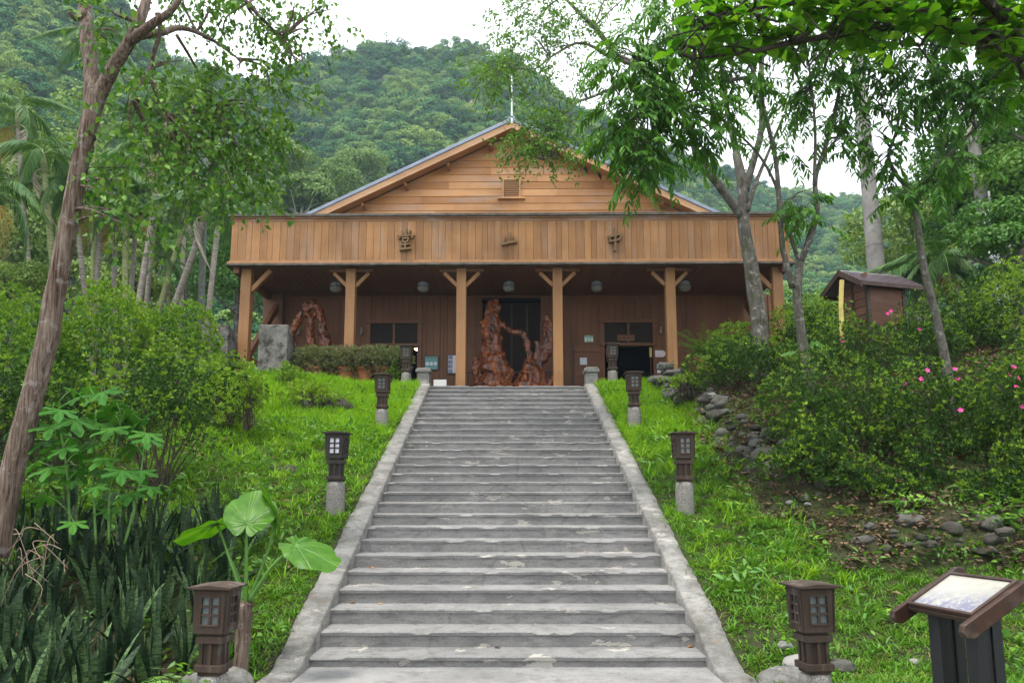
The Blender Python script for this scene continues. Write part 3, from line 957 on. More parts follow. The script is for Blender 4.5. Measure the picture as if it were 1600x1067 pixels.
glyph(784, 364, 808, 383, [(.15, (.5, .05), (.52, .45), (.5, .8)), (.13, (.2, .38), (.17, .62), (.12, .92)), (.16, (.04, .97), (.5, .86), (.96, .76)), (.13, (.80, .42), (.84, .6), (.94, .82))])
glyph(621, 359, 647, 392, [(.10, (.52, .0), (.5, .22)), (.10, (.28, .09), (.34, .22)), (.10, (.76, .06), (.66, .2)), (.13, (.06, .30), (.14, .42)), (.13, (.08, .34), (.5, .30), (.96, .27)), (.12, (.96, .27), (.86, .40)),
    (.10, (.33, .44), (.36, .60)), (.10, (.33, .44), (.66, .42)), (.10, (.67, .42), (.62, .58)), (.10, (.36, .60), (.64, .58)), (.11, (.28, .74), (.72, .71)), (.12, (.5, .6), (.48, .92)), (.14, (.2, .95), (.78, .91))])

# wall fittings: each a thing of its own
def hw_at(px, py, Y): 
    p = at(px, py, Y) - HO
    return HO + Matrix.Rotation(R(-.7), 3, 'Z') @ p
for px, q in ((523, 'hung in the leftmost bay over the leaning root sculpture'), (660, 'hung over the left doorway'), (794, 'hung in the middle bay over the tall root sculpture'), (931, 'hung before the right doorway'), (1068, 'hung in the rightmost visible bay beside the bushes')):
    p = hw_at(px, 442, 22.6)
    zc = z_sof + ZT + .04
    o = empty('porch_lamp', (p.x, p.y, zc), 0, 'unlit grey glass bowl porch lamp ' + q, 'lamp', 'bowl lamps under the porch ceiling')
    hh = zc - p.z
    MB().lathe([(.09, 0), (.10, -.03), (.03, -.05), (.03, -hh + .02), (.15, -hh), (.17, -hh - .1), (.165, -hh - .12)], (0, 0, 0), 18).build('canopy', M['grey'], o, smooth=False)
    MB().lathe([(.185, -hh - .10), (.19, -hh - .17), (.15, -hh - .24), (.08, -hh - .28), (.01, -hh - .29)], (0, 0, 0), 20).build('glass_bowl', M['lightbowl'], o, smooth=True)
def panel(name, px0, py0, px1, py1, Y, mat, label, cat, th=.03, frame_=None, rim=.025):
    a, b = hw_at(px0, py0, Y), hw_at(px1, py1, Y)
    wd, ht = b.x - a.x, a.z - b.z
    o = empty(name, ((a.x + b.x) / 2, (a.y + b.y) / 2, b.z), R(-.7), label, cat)
    if frame_:
        d = MB()
        for sg in (-1, 1):
            d.box((sg * (wd / 2 - rim / 2), -th / 2, ht / 2), (rim, th, ht)); d.box((0, -th / 2 + .001, ht / 2 + sg * (ht / 2 - rim / 2)), (wd - 2 * rim, th, rim))
        d.build('frame', frame_, o)
    MB().box((0, -th * .4, ht / 2), (wd - (rim if frame_ else 0), th * .6, ht - (rim if frame_ else 0))).build('board', mat, o)
    return o, wd, ht
o, wd, ht = panel('poster', 661, 556, 683, 578, YW - .06, M['teal'], 'square teal poster with three pale round pictures left of the middle posts', 'poster', .04, M['blacksign'])
for i in (-1, 0, 1):
    MB().lathe([(.058, 0), (.058, .006), (.01, .0065)], (0, 0, 0), 16).build('round_picture', M['paper'], o).matrix_local = Matrix.Translation((i * .13, -.031, ht * .45)) @ Matrix.Rotation(R(90), 4, 'X')
for i in (-1, 0, 1):
    MB().box((i * .125, -.032, ht * .84), (.07, .004, .02)).build('caption', M['blacksign'], o)
o, wd, ht = panel('photo_board', 697, 554, 722, 584, YW - .06, M['paper'], 'tall notice board with dark photographs beside the post left of the stairs', 'notice board', .04, M['blacksign'])
for i in range(4):
    MB().box((-wd * .30, -.032, ht * (.14 + .235 * i)), (wd * .26, .004, ht * .2)).build('photograph', M['photo'], o)
panel('notice', 904, 559, 915, 570, YW - .16, M['paper'], 'small pale blue notice taped to the open door leaf', 'notice', .012)
o, wd, ht = panel('house_number_plate', 911, 524.5, 924.5, 534.5, YW - .03, M['mint'], 'pale house number plate 22 with a green header', 'sign', .02)
MB().box((0, -.022, ht * .84), (wd * .92, .006, ht * .26)).build('header', M['green'], o)
fc = bpy.data.curves.new('number', 'FONT'); fc.body = '22'; fc.size = ht * .82; fc.align_x = 'CENTER'; fc.extrude = .003
ft = bpy.data.objects.new('number', fc); COL.objects.link(ft)
fm = bpy.data.meshes.new_from_object(ft.evaluated_get(bpy.context.evaluated_depsgraph_get())); bpy.data.objects.remove(ft)
fm.materials.clear(); fm.materials.append(M['green'])
fo = link('number', fm, o)
fo.location = (0, -.0235, ht * .09); fo.rotation_euler = (R(90), 0, 0)
for i in (-1, 0, 1): MB().box((i * wd * .2, -.027, ht * .84), (wd * .11, .004, ht * .14)).build('header_mark', M['mint'], o)
o, wd, ht = panel('name_plaque', 1021, 548, 1032, 558.5, YW - .06, M['pink'], 'pale pink plaque with a rounded right end by the right doorway', 'plaque', .02)
MB().lathe([(ht / 2, -.006), (ht / 2, .006)], (0, 0, 0), 24).build('rounded_end', M['pink'], o).matrix_local = Matrix.Translation((wd / 2, -.010, ht / 2)) @ Matrix.Rotation(R(90), 4, 'X')
MB().box((-wd / 2 + .02, -.018, ht / 2), (.045, .01, ht)).build('edge_strip', M['paper'], o)
panel('intercom', 1023, 569, 1029, 577, YW - .06, M['grey'], 'small grey intercom box below the pink plaque', 'intercom', .05)
for i, (a, b) in enumerate(((569.5, 572.5), (573.5, 576.5))):
    panel('wall_switch', 1031, a, 1034.5, b, YW - .06, M['white'], 'tiny white wall switch right of the intercom, the %s one' % ('upper', 'lower')[i], 'switch', .025)
panel('sticker_plate', 1024, 579, 1034, 583.5, YW - .06, M['paper'], 'small white plate under the intercom', 'plate', .02)
o, wd, ht = panel('door_name_board', 962, 524, 989, 533, YW - .13, M['trim'], 'narrow brown wooden name board over the right doorway', 'sign', .04)
for i, f in enumerate((-.36, -.12, .12, .36)):
    MB().box((wd * f, -.045, ht * .5), (wd * .12, .01, ht * .14)).box((wd * f, -.046, ht * .5), (wd * .03, .01, ht * .6)).build('raised_mark', M['darkwood'], o)
a = hw_at(1013, 546, YW - .4)
o = empty('bamboo_staff', (a.x, a.y, ZT), 0, 'thin dark staff with a yellow tip standing in the right doorway', 'staff')
MB().tube([(0, 0, 0), (.02, 0, a.z - ZT - .25)], .022, 8).build('shaft', M['darkwood'], o)
MB().tube([(.02, 0, a.z - ZT - .25), (.022, 0, a.z - ZT + .05)], .04, 10).build('tip', M['bamboo'], o)
for px, q in ((562, 'left of the left doorway'), (1030, 'right of the right doorway'), (463, 'beside the leaning root sculpture')):
    a = hw_at(px, 517, YW - .1)
    o = empty('wall_spotlight', a, 0, 'small pale twin wall spotlight ' + q, 'spotlight', 'twin spotlights on the porch wall')
    MB().box((0, .06, 0), (.05, .08, .06)).build('bracket', M['grey'], o)
    MB().lathe([(.035, .02), (.055, .10), (.05, .11)], (0, -.02, 0), 12).build('lamp_head', M['lightbowl'], o)
    MB().lathe([(.055, -.11), (.035, -.02)], (0, -.02, 0), 12).build('lamp_head', M['lightbowl'], o)
em = NT('warm_lamp_glow')
em.p.inputs['Emission Color'].default_value = (1, .72, .38, 1); em.p.inputs['Emission Strength'].default_value = 14
em.done((1, .8, .5), .4)
a = hw_at(649.5, 545.5, YW + 1.4)
o = empty('pendant_lamp', (a.x, a.y, ZT + 3.35), 0, 'lit warm pendant lamp glowing inside the left doorway', 'lamp')
hh = ZT + 3.35 - a.z
MB().tube([(0, 0, 0), (0, 0, -hh + .1)], .012, 6).build('cord', M['blacksign'], o)
MB().lathe([(.03, -hh + .13), (.17, -hh + .03), (.175, -hh + .02)], (0, 0, 0), 18).build('shade', M['metal'], o)
MB().lathe([(.02, -hh - .04), (.075, -hh - .02), (.09, -hh + .02), (.05, -hh + .05)], (0, 0, 0), 14).build('bulb', em.mat, o)
o, wd, ht = panel('floor_notice', 677, 593, 697, 606, YC + .3, M['white'], 'white notice board standing on the porch floor beside the left pier', 'notice board', .03)

# sculptures of lacquered roots
def roots(name, loc, tubes, label, vox=.035, fat=1.3):
    mb = MB()
    for pts, rad in tubes:
        P_ = [Vector(p) for p in pts]
        out, rr = [], []
        for i in range(len(P_) - 1):
            for t in (0, .33, .66):
                k = mnoise.noise_vector(P_[i].lerp(P_[i + 1], t) * 2.3 + Vector((len(out) * .31, 0, 3))) * .06
                out.append(P_[i].lerp(P_[i + 1], t) + k); rr.append((rad[i] * (1 - t) + rad[i + 1] * t) * fat)
        out.append(P_[-1]); rr.append(rad[-1] * fat)
        mb.tube(out, rr, 10, wob=.45)
    o = mb.build(name, M['sculpt'], None, loc)
    m = o.modifiers.new('merge', 'REMESH'); m.mode, m.voxel_size, m.use_smooth_shade = 'VOXEL', vox, True
    tx = bpy.data.textures.get('gnarl') or bpy.data.textures.new('gnarl', 'CLOUDS')
    tx.noise_scale = .13
    d = o.modifiers.new('gnarl', 'DISPLACE'); d.texture, d.strength, d.mid_level = tx, .12, .5
    return tag(o, label, 'sculpture')
YS = 22.6
def sp(px, py, Y=YS): 
    p = at(px, py, Y); return (p.x, p.y, p.z)
def spc(l, c): return [tuple(Vector(sp(*q)) - c) for q in l]
zb = ZT + .06
c0 = Vector((at(772, 600, YS).x, YS, zb))
def T_(l, r_): return (spc(l, c0), r_)
fz_ = 624
roots('root_sculpture', c0, [T_([(776, fz_), (775, 585), (771, 550), (769, 520), (768, 495), (765, 470)], [.46, .40, .28, .22, .17, .08]),
    T_([(768, 530), (758, 512), (751, 500)], [.16, .12, .06]), T_([(768, 500), (777, 482), (774, 466)], [.14, .08, .05]), T_([(770, 540), (756, 560), (752, 600), (748, fz_)], [.2, .14, .1, .1]),
    T_([(775, 505), (788, 509), (800, 517), (815, 519), (822, 530), (826, 548), (828, 575)], [.08, .075, .075, .07, .08, .09, .12]),
    T_([(790, 612), (800, 620), (806, 624)], [.2, .1, .05])],
    'tall orange-brown lacquered root sculpture with a long bowed arm in the middle bay', .035)
c0 = Vector((at(835, 600, YS).x, YS - .1, zb))
roots('root_sculpture', c0, [T_([(828, fz_), (829, 590), (829, 562)], [.50, .34, .12]), T_([(846, fz_), (842, 600), (838, 585)], [.28, .2, .1]), T_([(838, 575), (848, 560), (853, 540), (852, 512), (855, 492)], [.12, .11, .09, .07, .04]),
    T_([(848, 560), (858, 550), (861, 525), (861, 500)], [.09, .09, .07, .04]), T_([(836, 570), (841, 548), (838, 532)], [.1, .07, .05]), T_([(853, 606), (862, 596), (866, 588)], [.14, .1, .05])],
    'low broad root sculpture with upright twigs right of the tall one')
c0 = Vector((at(752, 600, YS).x, YS - .5, zb))
roots('root_sculpture', c0, [T_([(752, fz_), (748, 590), (744, 572), (741, 556)], [.14, .12, .09, .04]), T_([(748, 590), (753, 572), (752, 560)], [.09, .07, .04])], 'small dark gnarled root at the left foot of the tall sculpture', .025)
c0 = Vector((at(490, 600, 22.4).x, 22.4, zb))
YS = 22.4
roots('root_sculpture', c0, [T_([(450, 622), (462, 590), (455, 520), (468, 500), (481, 472)], [.34, .26, .14, .16, .08]), T_([(490, 622), (489, 590), (483, 560), (485, 520), (485, 498), (500, 476)], [.3, .26, .18, .15, .12, .08]),
    T_([(512, 622), (510, 575), (507, 530), (500, 490), (488, 470)], [.22, .2, .2, .14, .07]), T_([(484, 500), (478, 486), (492, 470)], [.1, .12, .1]), T_([(528, 622), (531, 590), (530, 570)], [.1, .09, .05])],
    'red-brown root sculpture of leaning legs meeting at the top in the leftmost bay', .03, .82)
YS = 22.6
p = at(792, 600, YS)
mb = MB()
pl = [(1.02 * math.cos(a) * (1 + .08 * math.sin(5 * a)), .42 * math.sin(a) * (1 + .1 * math.sin(3 * a + 1))) for a in [i * 2 * math.pi / 40 for i in range(40)]]
mb.prism(pl, (p.x + .05, YS - .15, ZT + .001), (1.3, 0, 0), (0, 1.3, 0), (0, 0, .07))
tag(mb.build('sculpture_base', M['pink'], None, None, .01), 'flat pale slab under the root sculptures of the middle bay', 'base')
# long low rail behind the sculptures
o = empty('barrier_rail', (at(796, 575, YW - .5).x, YW - .5, ZT), 0, 'thin black barrier rail behind the sculptures of the middle bay', 'rail')
MB().tube([(-1.35, 0, .95), (1.35, 0, .95)], .022, 8).build('bar', M['blacksign'], o)
for sg in (-1, 1): MB().lathe([(.12, 0), (.12, .02), (.02, .03), (.02, .97)], (sg * 1.3, 0, 0), 10).build('leg', M['blacksign'], o)
# ------------------------------------------------------------ lanterns on granite stumps
def lantern(loc, rz, label, wd=M['lantern'], pane=M['pane'], gh=.47, s=1.0, lean=0):
    o = empty('stone_lantern', loc, rz, label, 'lantern', 'wooden box lanterns beside the stairs')
    o.scale = (s, s, s)
    o.rotation_euler = (0, lean, rz)
    mb = MB()
    n, pr = 22, [(.135, -.35), (.137, .0), (.135, .2), (.132, .40), (.12, .455), (.07, .47)]
    mb.lathe([(r_, z if z < .3 else z - .47 + gh) for r_, z in pr], (0, 0, 0), n)
    g = mb.build('granite_base', M['granite'], o, smooth=True)
    z = gh
    st_ = MB().box((0, 0, z + .012), (.19, .19, .03)).box((0, 0, z + .055), (.235, .235, .055))
    st_.box((0, 0, z + .17), (.15, .15, .18))
    for sx in (-1, 1):
        for sy in (-1, 1): st_.box((sx * .078, sy * .078, z + .17), (.03, .03, .179))
    for a in range(4): st_.box((math.cos(a * math.pi / 2) * .085, math.sin(a * math.pi / 2) * .085, z + .17), (.032, .032, .176))
    st_.box((0, 0, z + .285), (.235, .235, .055)).box((0, 0, z + .325), (.185, .185, .03))
    st_.build('stem', wd, o, bevel=.003)
    z += .34
    H, B, Tp = .355, .268, .292       # the box flares slightly upwards
    bx = MB()
    bx.box((0, 0, z + .012), (B - .01, B - .01, .024))
    for k in range(4):
        Mr = Matrix.Rotation(k * math.pi / 2, 3, 'Z')
        def q(x0, x1, z0, z1, t0=0.0, t1=.022):
            vs = []
            for (xx, zz, d) in [(x0, z0, t0), (x1, z0, t0), (x1, z1, t0), (x0, z1, t0), (x0, z0, t1), (x1, z0, t1), (x1, z1, t1), (x0, z1, t1)]:
                f = zz / H; hw_ = (B * (1 - f) + Tp * f) / 2
                vs.append(Mr @ Vector((xx * hw_, -(hw_ - d), z + zz)))
            bx.add(vs, [(0, 1, 2, 3), (7, 6, 5, 4), (0, 4, 5, 1), (1, 5, 6, 2), (2, 6, 7, 3), (3, 7, 4, 0)])
        q(-1, -.56, 0, H); q(.56, .985, 0, H); q(-.56, .56, 0, .07); q(-.56, .56, .30, H)
    bx.build('lamp_box', wd, o)
    for k in range(4):
        Mr = Matrix.Rotation(k * math.pi / 2, 3, 'Z')
        wn = MB()
        def r_(x0, x1, z0, z1, y0, y1, mbx):
            mbx.box(Mr @ Vector(((x0 + x1) / 2, -(y0 + y1) / 2, z + (z0 + z1) / 2)), (x1 - x0, abs(y1 - y0), z1 - z0), M=Mr)
        r_(-.085, -.073, .065, .305, .128, .150, wn); r_(.073, .085, .065, .305, .128, .150, wn)
        r_(-.073, .073, .062, .075, .128, .152, wn); r_(-.073, .073, .295, .305, .128, .150, wn)
        r_(-.011, .011, .075, .295, .126, .144, wn)
        for zz in (.150, .222): r_(-.073, -.011, zz - .009, zz + .009, .126, .1425, wn); r_(.011, .073, zz - .009, zz + .009, .126, .1425, wn)
        wi = wn.build('window', wd, o)
        pn = MB(); r_(-.075, .075, .07, .30, .112, .116, pn)
        pn.build('pane', pane, wi)
    z += H
    MB().box((0, 0, z - .004), (Tp - .03, Tp - .03, .02)).prism([(-.185, 0), (.185, 0), (.188, .02), (.02, .036), (-.02, .036), (-.188, .02)], (0, -.187, z + .006), (1, 0, 0), (0, 0, 1), (0, .374, 0)).build('roof', wd, o, bevel=.004)
    return o
def lan(px, py, Y, rz, label, lean=0, gh=.47, s=1.0, **kw):
    p = at(px, py, Y)              # top of the granite
    return lantern((p.x, p.y, p.z - gh * s), R(rz), label, gh=gh, s=s, lean=R(lean), **kw)
lan(332, 1051, 6.75, -3, 'weathered brown lantern beside the dark snake plants at the foot of the stairs', .6)
lan(525, 752, 11.5, -4, 'black lantern with panes whitened to look bright standing alone on the left lawn', 0, wd=M['lanternblack'], pane=M['panebright'])
lan(597, 639, 15.9, -2, 'brown lantern in front of the rightmost terracotta pot of the row')
lan(635, 582, 20.2, -2, 'small brown lantern just left of the left stone pier', gh=.55)
lan(1274, 1049, 6.75, 6, 'dark brown lantern with a rusty roof on the lawn nearest the slanted information board', -.6)
lan(1069, 752, 11.5, 3, 'dark brown lantern below the stacked rubble stones on the right lawn')
lan(991, 636, 15.9, 2, 'brown lantern right of the stairs midway to the top, below the right doorway')
lan(957, 579, 20.3, 2, 'grey brown lantern standing before the open right doorway', gh=.6)

# ------------------------------------------------------------ slanted information board
bc = Vector((3.043, 5.3, 1.092))
aa, tl, bw, bl = 1.341, .496, .562, .432
ux = Vector((math.cos(aa), -math.sin(aa), 0))
dn = Vector((-math.sin(aa) * math.cos(tl), -math.cos(aa) * math.cos(tl), -math.sin(tl)))
un = ux.cross(-dn).normalized()
if un.z < 0: un = -un
MX = Matrix((ux, -dn, un)).transposed()
o = empty('information_board', (bc.x, bc.y, float(gz(bc.x, bc.y))), 0, 'slanted wooden information board with a faded picture on two dark posts', 'information board')
bo = bc - o.location
def lb(c, size): return (bo + ux * c[0] - dn * c[1] + un * c[2], size)
fr = MB()
for sg in (-1, 1):
    fr.box(*lb((sg * (bw / 2 - .012), 0, .012), (.024, bl, .026)), M=MX); fr.box(*lb((0, sg * (bl / 2 - .012), .0125), (bw - .048, .024, .025)), M=MX)
fr.box(*lb((0, 0, -.02), (bw, bl + .02, .03)), M=MX)
fr.build('panel_frame', M['darkwood'], o, bevel=.003)
def printmat():
    m = NT('faded_picture_print')
    v = m.obj()
    g = m.n('ShaderNodeTexCoord').outputs['Generated']
    sep = m.n('ShaderNodeSeparateXYZ'); m.l(g, sep.inputs[0])
    n1, n2 = m.noise(v, 9, 7, .7, .4), m.noise(v, 26, 6, .75)
    col = m.mix(m.ramp(n1, .3, .7), (.30, .285, .23), (.40, .39, .35))
    # blurred mountain view: bluish grey mottles low on the sheet
    low = m.ramp(m.math('ADD', sep.outputs[0], m.math('MULTIPLY', sep.outputs[1], .6)), .95, .5)
    col = m.mix(m.math('MULTIPLY', low, m.ramp(n1, .40, .52, 0, .95)), col, (.13, .13, .20))
    col = m.mix(m.math('MULTIPLY', m.ramp(sep.outputs[1], .35, .1), m.ramp(n2, .5, .6, 0, .7)), col, (.18, .15, .12))
    col = m.mix(m.math('MULTIPLY', low, m.ramp(n2, .56, .62, 0, .8)), col, (.46, .46, .5))
    col = m.mix(m.math('MULTIPLY', m.ramp(sep.outputs[0], .2, .04), .7), col, (.11, .12, .17))
    return m.done(col, .18, .5)
MB().box(*lb((0, 0, .006), (bw - .05, bl - .05, .012)), M=MX).build('picture', printmat(), o)
warm = wood('red_brown_rail', (.016, .009, .007), (.065, .026, .013), (8, 8, 8), .45, .3, .2)
for sg in (-1, 1):
    mb = MB()
    pr = [(-.36, -.05), (-.31, -.085), (.34, -.085), (.34, -.02), (.30, .012), (-.33, .02), (-.36, -.01)]
    mb.prism([(p[0], p[1]) for p in pr], bo + ux * (sg * (bw / 2 + .024) - .0225), dn * -1, un, ux * .045)
    mb.build('side_rail', warm, o, bevel=.006)
for sg in (-1, 1):
    p = ux * (sg * .155)
    mb = MB()
    t = Vector((p.x + bo.x, p.y + bo.y, 0)); zt = bo.z - .05
    la = Vector((math.sin(aa), math.cos(aa), 0))
    MP = Matrix((ux, la, Vector((0, 0, 1)))).transposed()
    for k in (-1, 1):
        mb.box(t + la * (k * .062) + Vector((0, 0, (zt - .3 + k * .03) / 2)), (.10, .075, zt + .3 + k * .03), M=MP)
    mb.box(t + Vector((0, 0, (zt - .32) / 2)), (.07, .05, zt + .28), M=MP)
    mb.build('leg', M['post_black'], o, bevel=.005)

# ------------------------------------------------------------ mossy concrete piers left of the porch
def pier(pxl, pxr, pyt, pyb, Y, dp, chw, chh, label):
    a, b = at(pxl, pyt, Y), at(pxr, pyb, Y)
    wd, ht = b.x - a.x, a.z - b.z + .4
    o = empty('concrete_pier', ((a.x + b.x) / 2, Y, b.z - .4), 0, label, 'pier', 'mossy chamfered concrete piers')
    MB().prism([(0, ht * .42), (dp, ht * .42), (dp, ht - chh - .25), (chw, ht), (0, ht)], (-wd / 2, 0, 0), (0, 1, 0), (0, 0, 1), (wd, 0, 0)).build('body', M['pier'], o, bevel=.02)
    MB().box((0, dp / 2 - .03, ht * .21), (wd + .06, dp + .1, ht * .42 - .004)).build('footing', M['pier'], o, bevel=.03)
    return o
pier(405, 446, 507, 605, 20.0, .95, .16, .30, 'blocky moss-stained grey concrete pier in front of the leftmost sculpture')
pier(313, 353, 507, 600, 20.5, .95, .16, .30, 'moss-stained concrete pier half behind the azaleas, left of the corner post')
tag(MB().box((at(385, 580, 20.7).x, 20.9, ZT - .35), (1.2, .3, 1.1)).build('low_wall', M['pier'], None, None, .02), 'low stained wall between the two mossy concrete piers', 'wall')

# ------------------------------------------------------------ shed, poles
sc0 = at(1365, 520, 19.0)
zg_ = float(gz(sc0.x, 19.0))
o = empty('shed', (sc0.x, 19.0, zg_), R(-74), 'small dark red-brown plank shed with a shallow gable roof among the azaleas', 'shed')
rise = .36
hz0 = at(1345, 427, 19.0).z - zg_ - rise - .03
W2, D2 = .95, 1.05
mb = MB(); z = 0
while z < hz0 + .1:
    mb.box((0, -D2 / 2, z + .11), (W2, .05, .235), M=Matrix.Rotation(R(-7), 3, 'X')); z += .2
for k in range(2): mb.box((0, -D2 / 2, hz0 + .08 + k * .12), (W2 * (.68 - .34 * k), .05, .13))
for sg in (-1, 1):
    z = 0
    while z < hz0 - .05:
        mb.box((sg * W2 / 2, 0, z + .11), (.05, D2, .235), M=Matrix.Rotation(R(7 * sg), 3, 'Y')); z += .2
mb.box((0, D2 / 2, hz0 / 2), (W2, .05, hz0))
M['shedwood'] = wood('red_brown_shed_boards', (.085, .038, .021), (.19, .085, .047), (1, 1, 9), .6, .2, .5)
mb.build('wall', M['shedwood'], o)
mb = MB()
for sx in (-1, 1):
    for sy in (-1, 1): mb.box((sx * W2 / 2, sy * D2 / 2, hz0 / 2), (.09, .09, hz0))
mb.box((0, -D2 / 2 - .03, hz0 * .55), (.07, .05, hz0 * 1.1))
mb.build('corner_post', M['darkwood'], o)
rm = plain('dark_metal_roof', (.10, .075, .085), .28, .5, .2, 4)
for sg in (-1, 1):
    mb = MB()
    a, e = Vector((0, 0, hz0 + rise)), Vector((sg * (W2 / 2 + .27), 0, hz0 - .1))
    n = (Vector((sg * .5, 0, 1))).normalized()
    mb.prism([(0, 0), (0, .03), (1, .03), (1, 0)], a + Vector((0, -D2 / 2 - .38, 0)), e - a, n, (0, D2 + .76, 0))
    for k in range(1, 7):
        p = a + (e - a) * (k / 6.5)
        mb.bar(p + n * .035 + Vector((0, -D2 / 2 - .38, 0)), p + n * .035 + Vector((0, D2 / 2 + .38, 0)), .035, .022, n)
    mb.build('roof_slope', rm, o)
    mb = MB().prism([(-.02, -.12), (-.02, .035), (1.02, .035), (1.02, -.12)], a + Vector((0, -D2 / 2 - .42, 0)), e - a, (0, 0, 1), (0, .04, 0))
    mb.box((e.x + sg * .0, 0, e.z - .03), (.05, D2 + .76, .1))
    mb.build('fascia', M['darkwood'], o)
p = at(1313, 500, 16.6)
o = tag(MB().tube([(0, 0, -1.5), (.03, 0, .3), (.09, 0, at(1313, 438, 16.6).z - p.z)], [.055, .05, .05], 10).build('bamboo_pole', M['bamboo'], None, p), 'yellow bamboo pole upright in front of the shed gable', 'pole')
def pole(name, px0, py0, px1, py1, Y, r0, r1, m, label, cat='pole'):
    a, b = at(px0, py0, Y), at(px1, py1, Y)
    a2 = a + (a - b).normalized() * 3.0
    o = empty(name, (a.x, a.y, float(gz(a.x, a.y))), 0, label, cat)
    pts = [a2 - o.location, a - o.location, (a + b) / 2 - o.location, b - o.location]
    MB().tube(pts, [r0 * 1.06, r0, (r0 + r1) / 2, r1], 18).build('shaft', m, o, smooth=True)
    return o, a - o.location, b - o.location
o, a, b = pole('concrete_pole', 1370, 430, 1338, 70, 30, .335, .25, M['polecon'], 'thick tapered pale concrete pole rising behind the shed', 'pole')
for t in (.12, .4, .66): MB().tube([a.lerp(b, t), a.lerp(b, t + .008)], .345 - .09 * t, 18).build('band', M['polecon'], o)
MB().lathe([(.26, 0), (.27, .05), (.1, .12)], b, 16).build('cap', M['polecon'], o)
o, a, b = pole('service_pole', 1553, 447, 1513, 165, 24, .21, .17, M['polecon'], 'leaning pole with white service pipes strapped on, before the right-hand trees', 'pole')
for k, (dx, r_) in enumerate(((-.10, .055), (.02, .05), (.12, .04))):
    off = Vector((dx, -.22, 0))
    MB().tube([a + off + (a - b).normalized() * 1.5, a + off, a.lerp(b, .38 + .06 * k) + off], r_, 10).build('service_pipe', M['metal'], o, smooth=True)
for t in (.08, .24, .37): MB().tube([a.lerp(b, t), a.lerp(b, t + .012)], .235, 16).build('strap', M['blacksign'], o)
MB().box(a.lerp(b, .22) + Vector((.22, -.1, 0)), (.16, .14, .3)).build('meter_box', M['metal'], o, bevel=.01)
o, a, b = pole('utility_pole', 314, 480, 322, 240, 27, .12, .10, M['utility'], 'straight dark grey-green pole left of the hall, behind the palms', 'pole')
MB().box(b + Vector((0, 0, -.4)), (.9, .09, .1)).build('cross_arm', M['utility'], o)
for k in (-1, 1): MB().lathe([(.03, 0), (.05, .06), (.02, .13)], b + Vector((k * .38, 0, -.34)), 10).build('insulator', M['grey'], o)

# ------------------------------------------------------------ rubble edging and loose stones
def rubble(label, line, rows, sz, mat, lean=.28, seed=0, height=.6):
    r2 = random.Random(seed)
    items = []
    c = Vector(line[0])
    for i in range(len(line) - 1):
        a, b = Vector(line[i]), Vector(line[i + 1])
        n = max(1, int((b - a).length / (sz * 1.45)))
        nd = (b - a).normalized(); out = Vector((-nd.y, nd.x))
        for j in range(n):
            for r_ in range(rows):
                p = a.lerp(b, (j + r2.random() * 1.0) / n) + out * (r_ * lean * sz + r2.uniform(-.12, .16))
                z = float(gz(a.x + (b.x - a.x) * j / n - out.x * .3, a.y + (b.y - a.y) * j / n - out.y * .3)) + (r_ + .3) * sz * .85 + r2.uniform(-.03, .05)
                s = sz * r2.choice([.4, .6, .8, 1.0, 1.35]) * r2.uniform(.85, 1.1)
                items.append((p.x - c.x, p.y - c.y, z - float(gz(c.x, c.y)), s * r2.uniform(.7, 1.1), s * r2.uniform(.6, .9), s * r2.uniform(.4, .65), r2.uniform(0, 6)))
    o = rock_heap('rubble_wall', items, mat, None, (c.x, c.y, float(gz(c.x, c.y))))
    return tag(o, label, 'wall', 'dry rubble stone edgings')
def gl(*pp): return [ground_at(*p).xy for p in pp]
def gx(*pp): return [(x, y) for x, y in pp]
rubble('dry rubble stone edging of the raised bed, upper stretch near the porch', [(4.15, 15.2), (4.05, 17.0), (3.75, 19.4)][::-1], 4, .20, M['stone'], .3, 3)
rubble('dry rubble stone edging behind the lantern, with the biggest grey stones', [(4.6, 11.3), (4.15, 12.2), (4.0, 14.6)][::-1], 4, .23, M['stone'], .3, 5)
rubble('low dark tumbled stones along the dirt above the right lawn', [(4.7, 10.1), (5.7, 9.95), (7.6, 10.1), (10, 10.4)], 4, .15, M['rockmoss'], -1.5, 8)
for i, (px, py, s, m, lab) in enumerate([
    (1098, 598, .16, 1, 'pale white stone at the top of the upper rubble edging'), (1112, 622, .17, 1, 'flat pale grey stone lying on the upper rubble edging'),
    (1080, 612, .12, 1, 'small pale stone at the left foot of the upper rubble edging'),
    (1258, 779, .10, 0, 'round grey pebble on the dirt, the biggest of three below the bushes'), (1234, 786, .06, 1, 'small whitish pebble on the dirt, leftmost of three'), (1262, 788, .045, 1, 'tiny whitish pebble under the round one on the dirt'),
    (1226, 806, .06, 1, 'white stone in the grass right of the second lantern on the right'), (1345, 846, .12, 0, 'upright striped grey stone at the edge of the right lawn'), (1362, 824, .11, 0, 'grey rounded stone beside the upright striped stone'),
    (1428, 1034, .05, 1, 'little white stone in the grass left of the information board'), (1246, 1040, .15, 1, 'flat pale stone at the foot of the nearest right lantern'), (1312, 1042, .12, 0, 'brownish flat stone right of the nearest right lantern base'),
    (1226, 1010, .08, 1, 'small white-topped stone in the grass left of the nearest right lantern'),
    (1545, 818, .2, 0, 'big smooth stone among the dark stones by the right edge'), (1425, 815, .16, 0, 'rounded dark boulder half under the leaves above the right lawn')]):
    p = ground_at(px, py)
    o = link('stone', (PALE if m else ROCKS)[i % 3], None, (p.x, p.y, p.z + s * .15))
    o.scale = (s * 1.15, s, s * .62); o.rotation_euler = (0, 0, i * 1.3)
    tag(o, lab, 'stone')
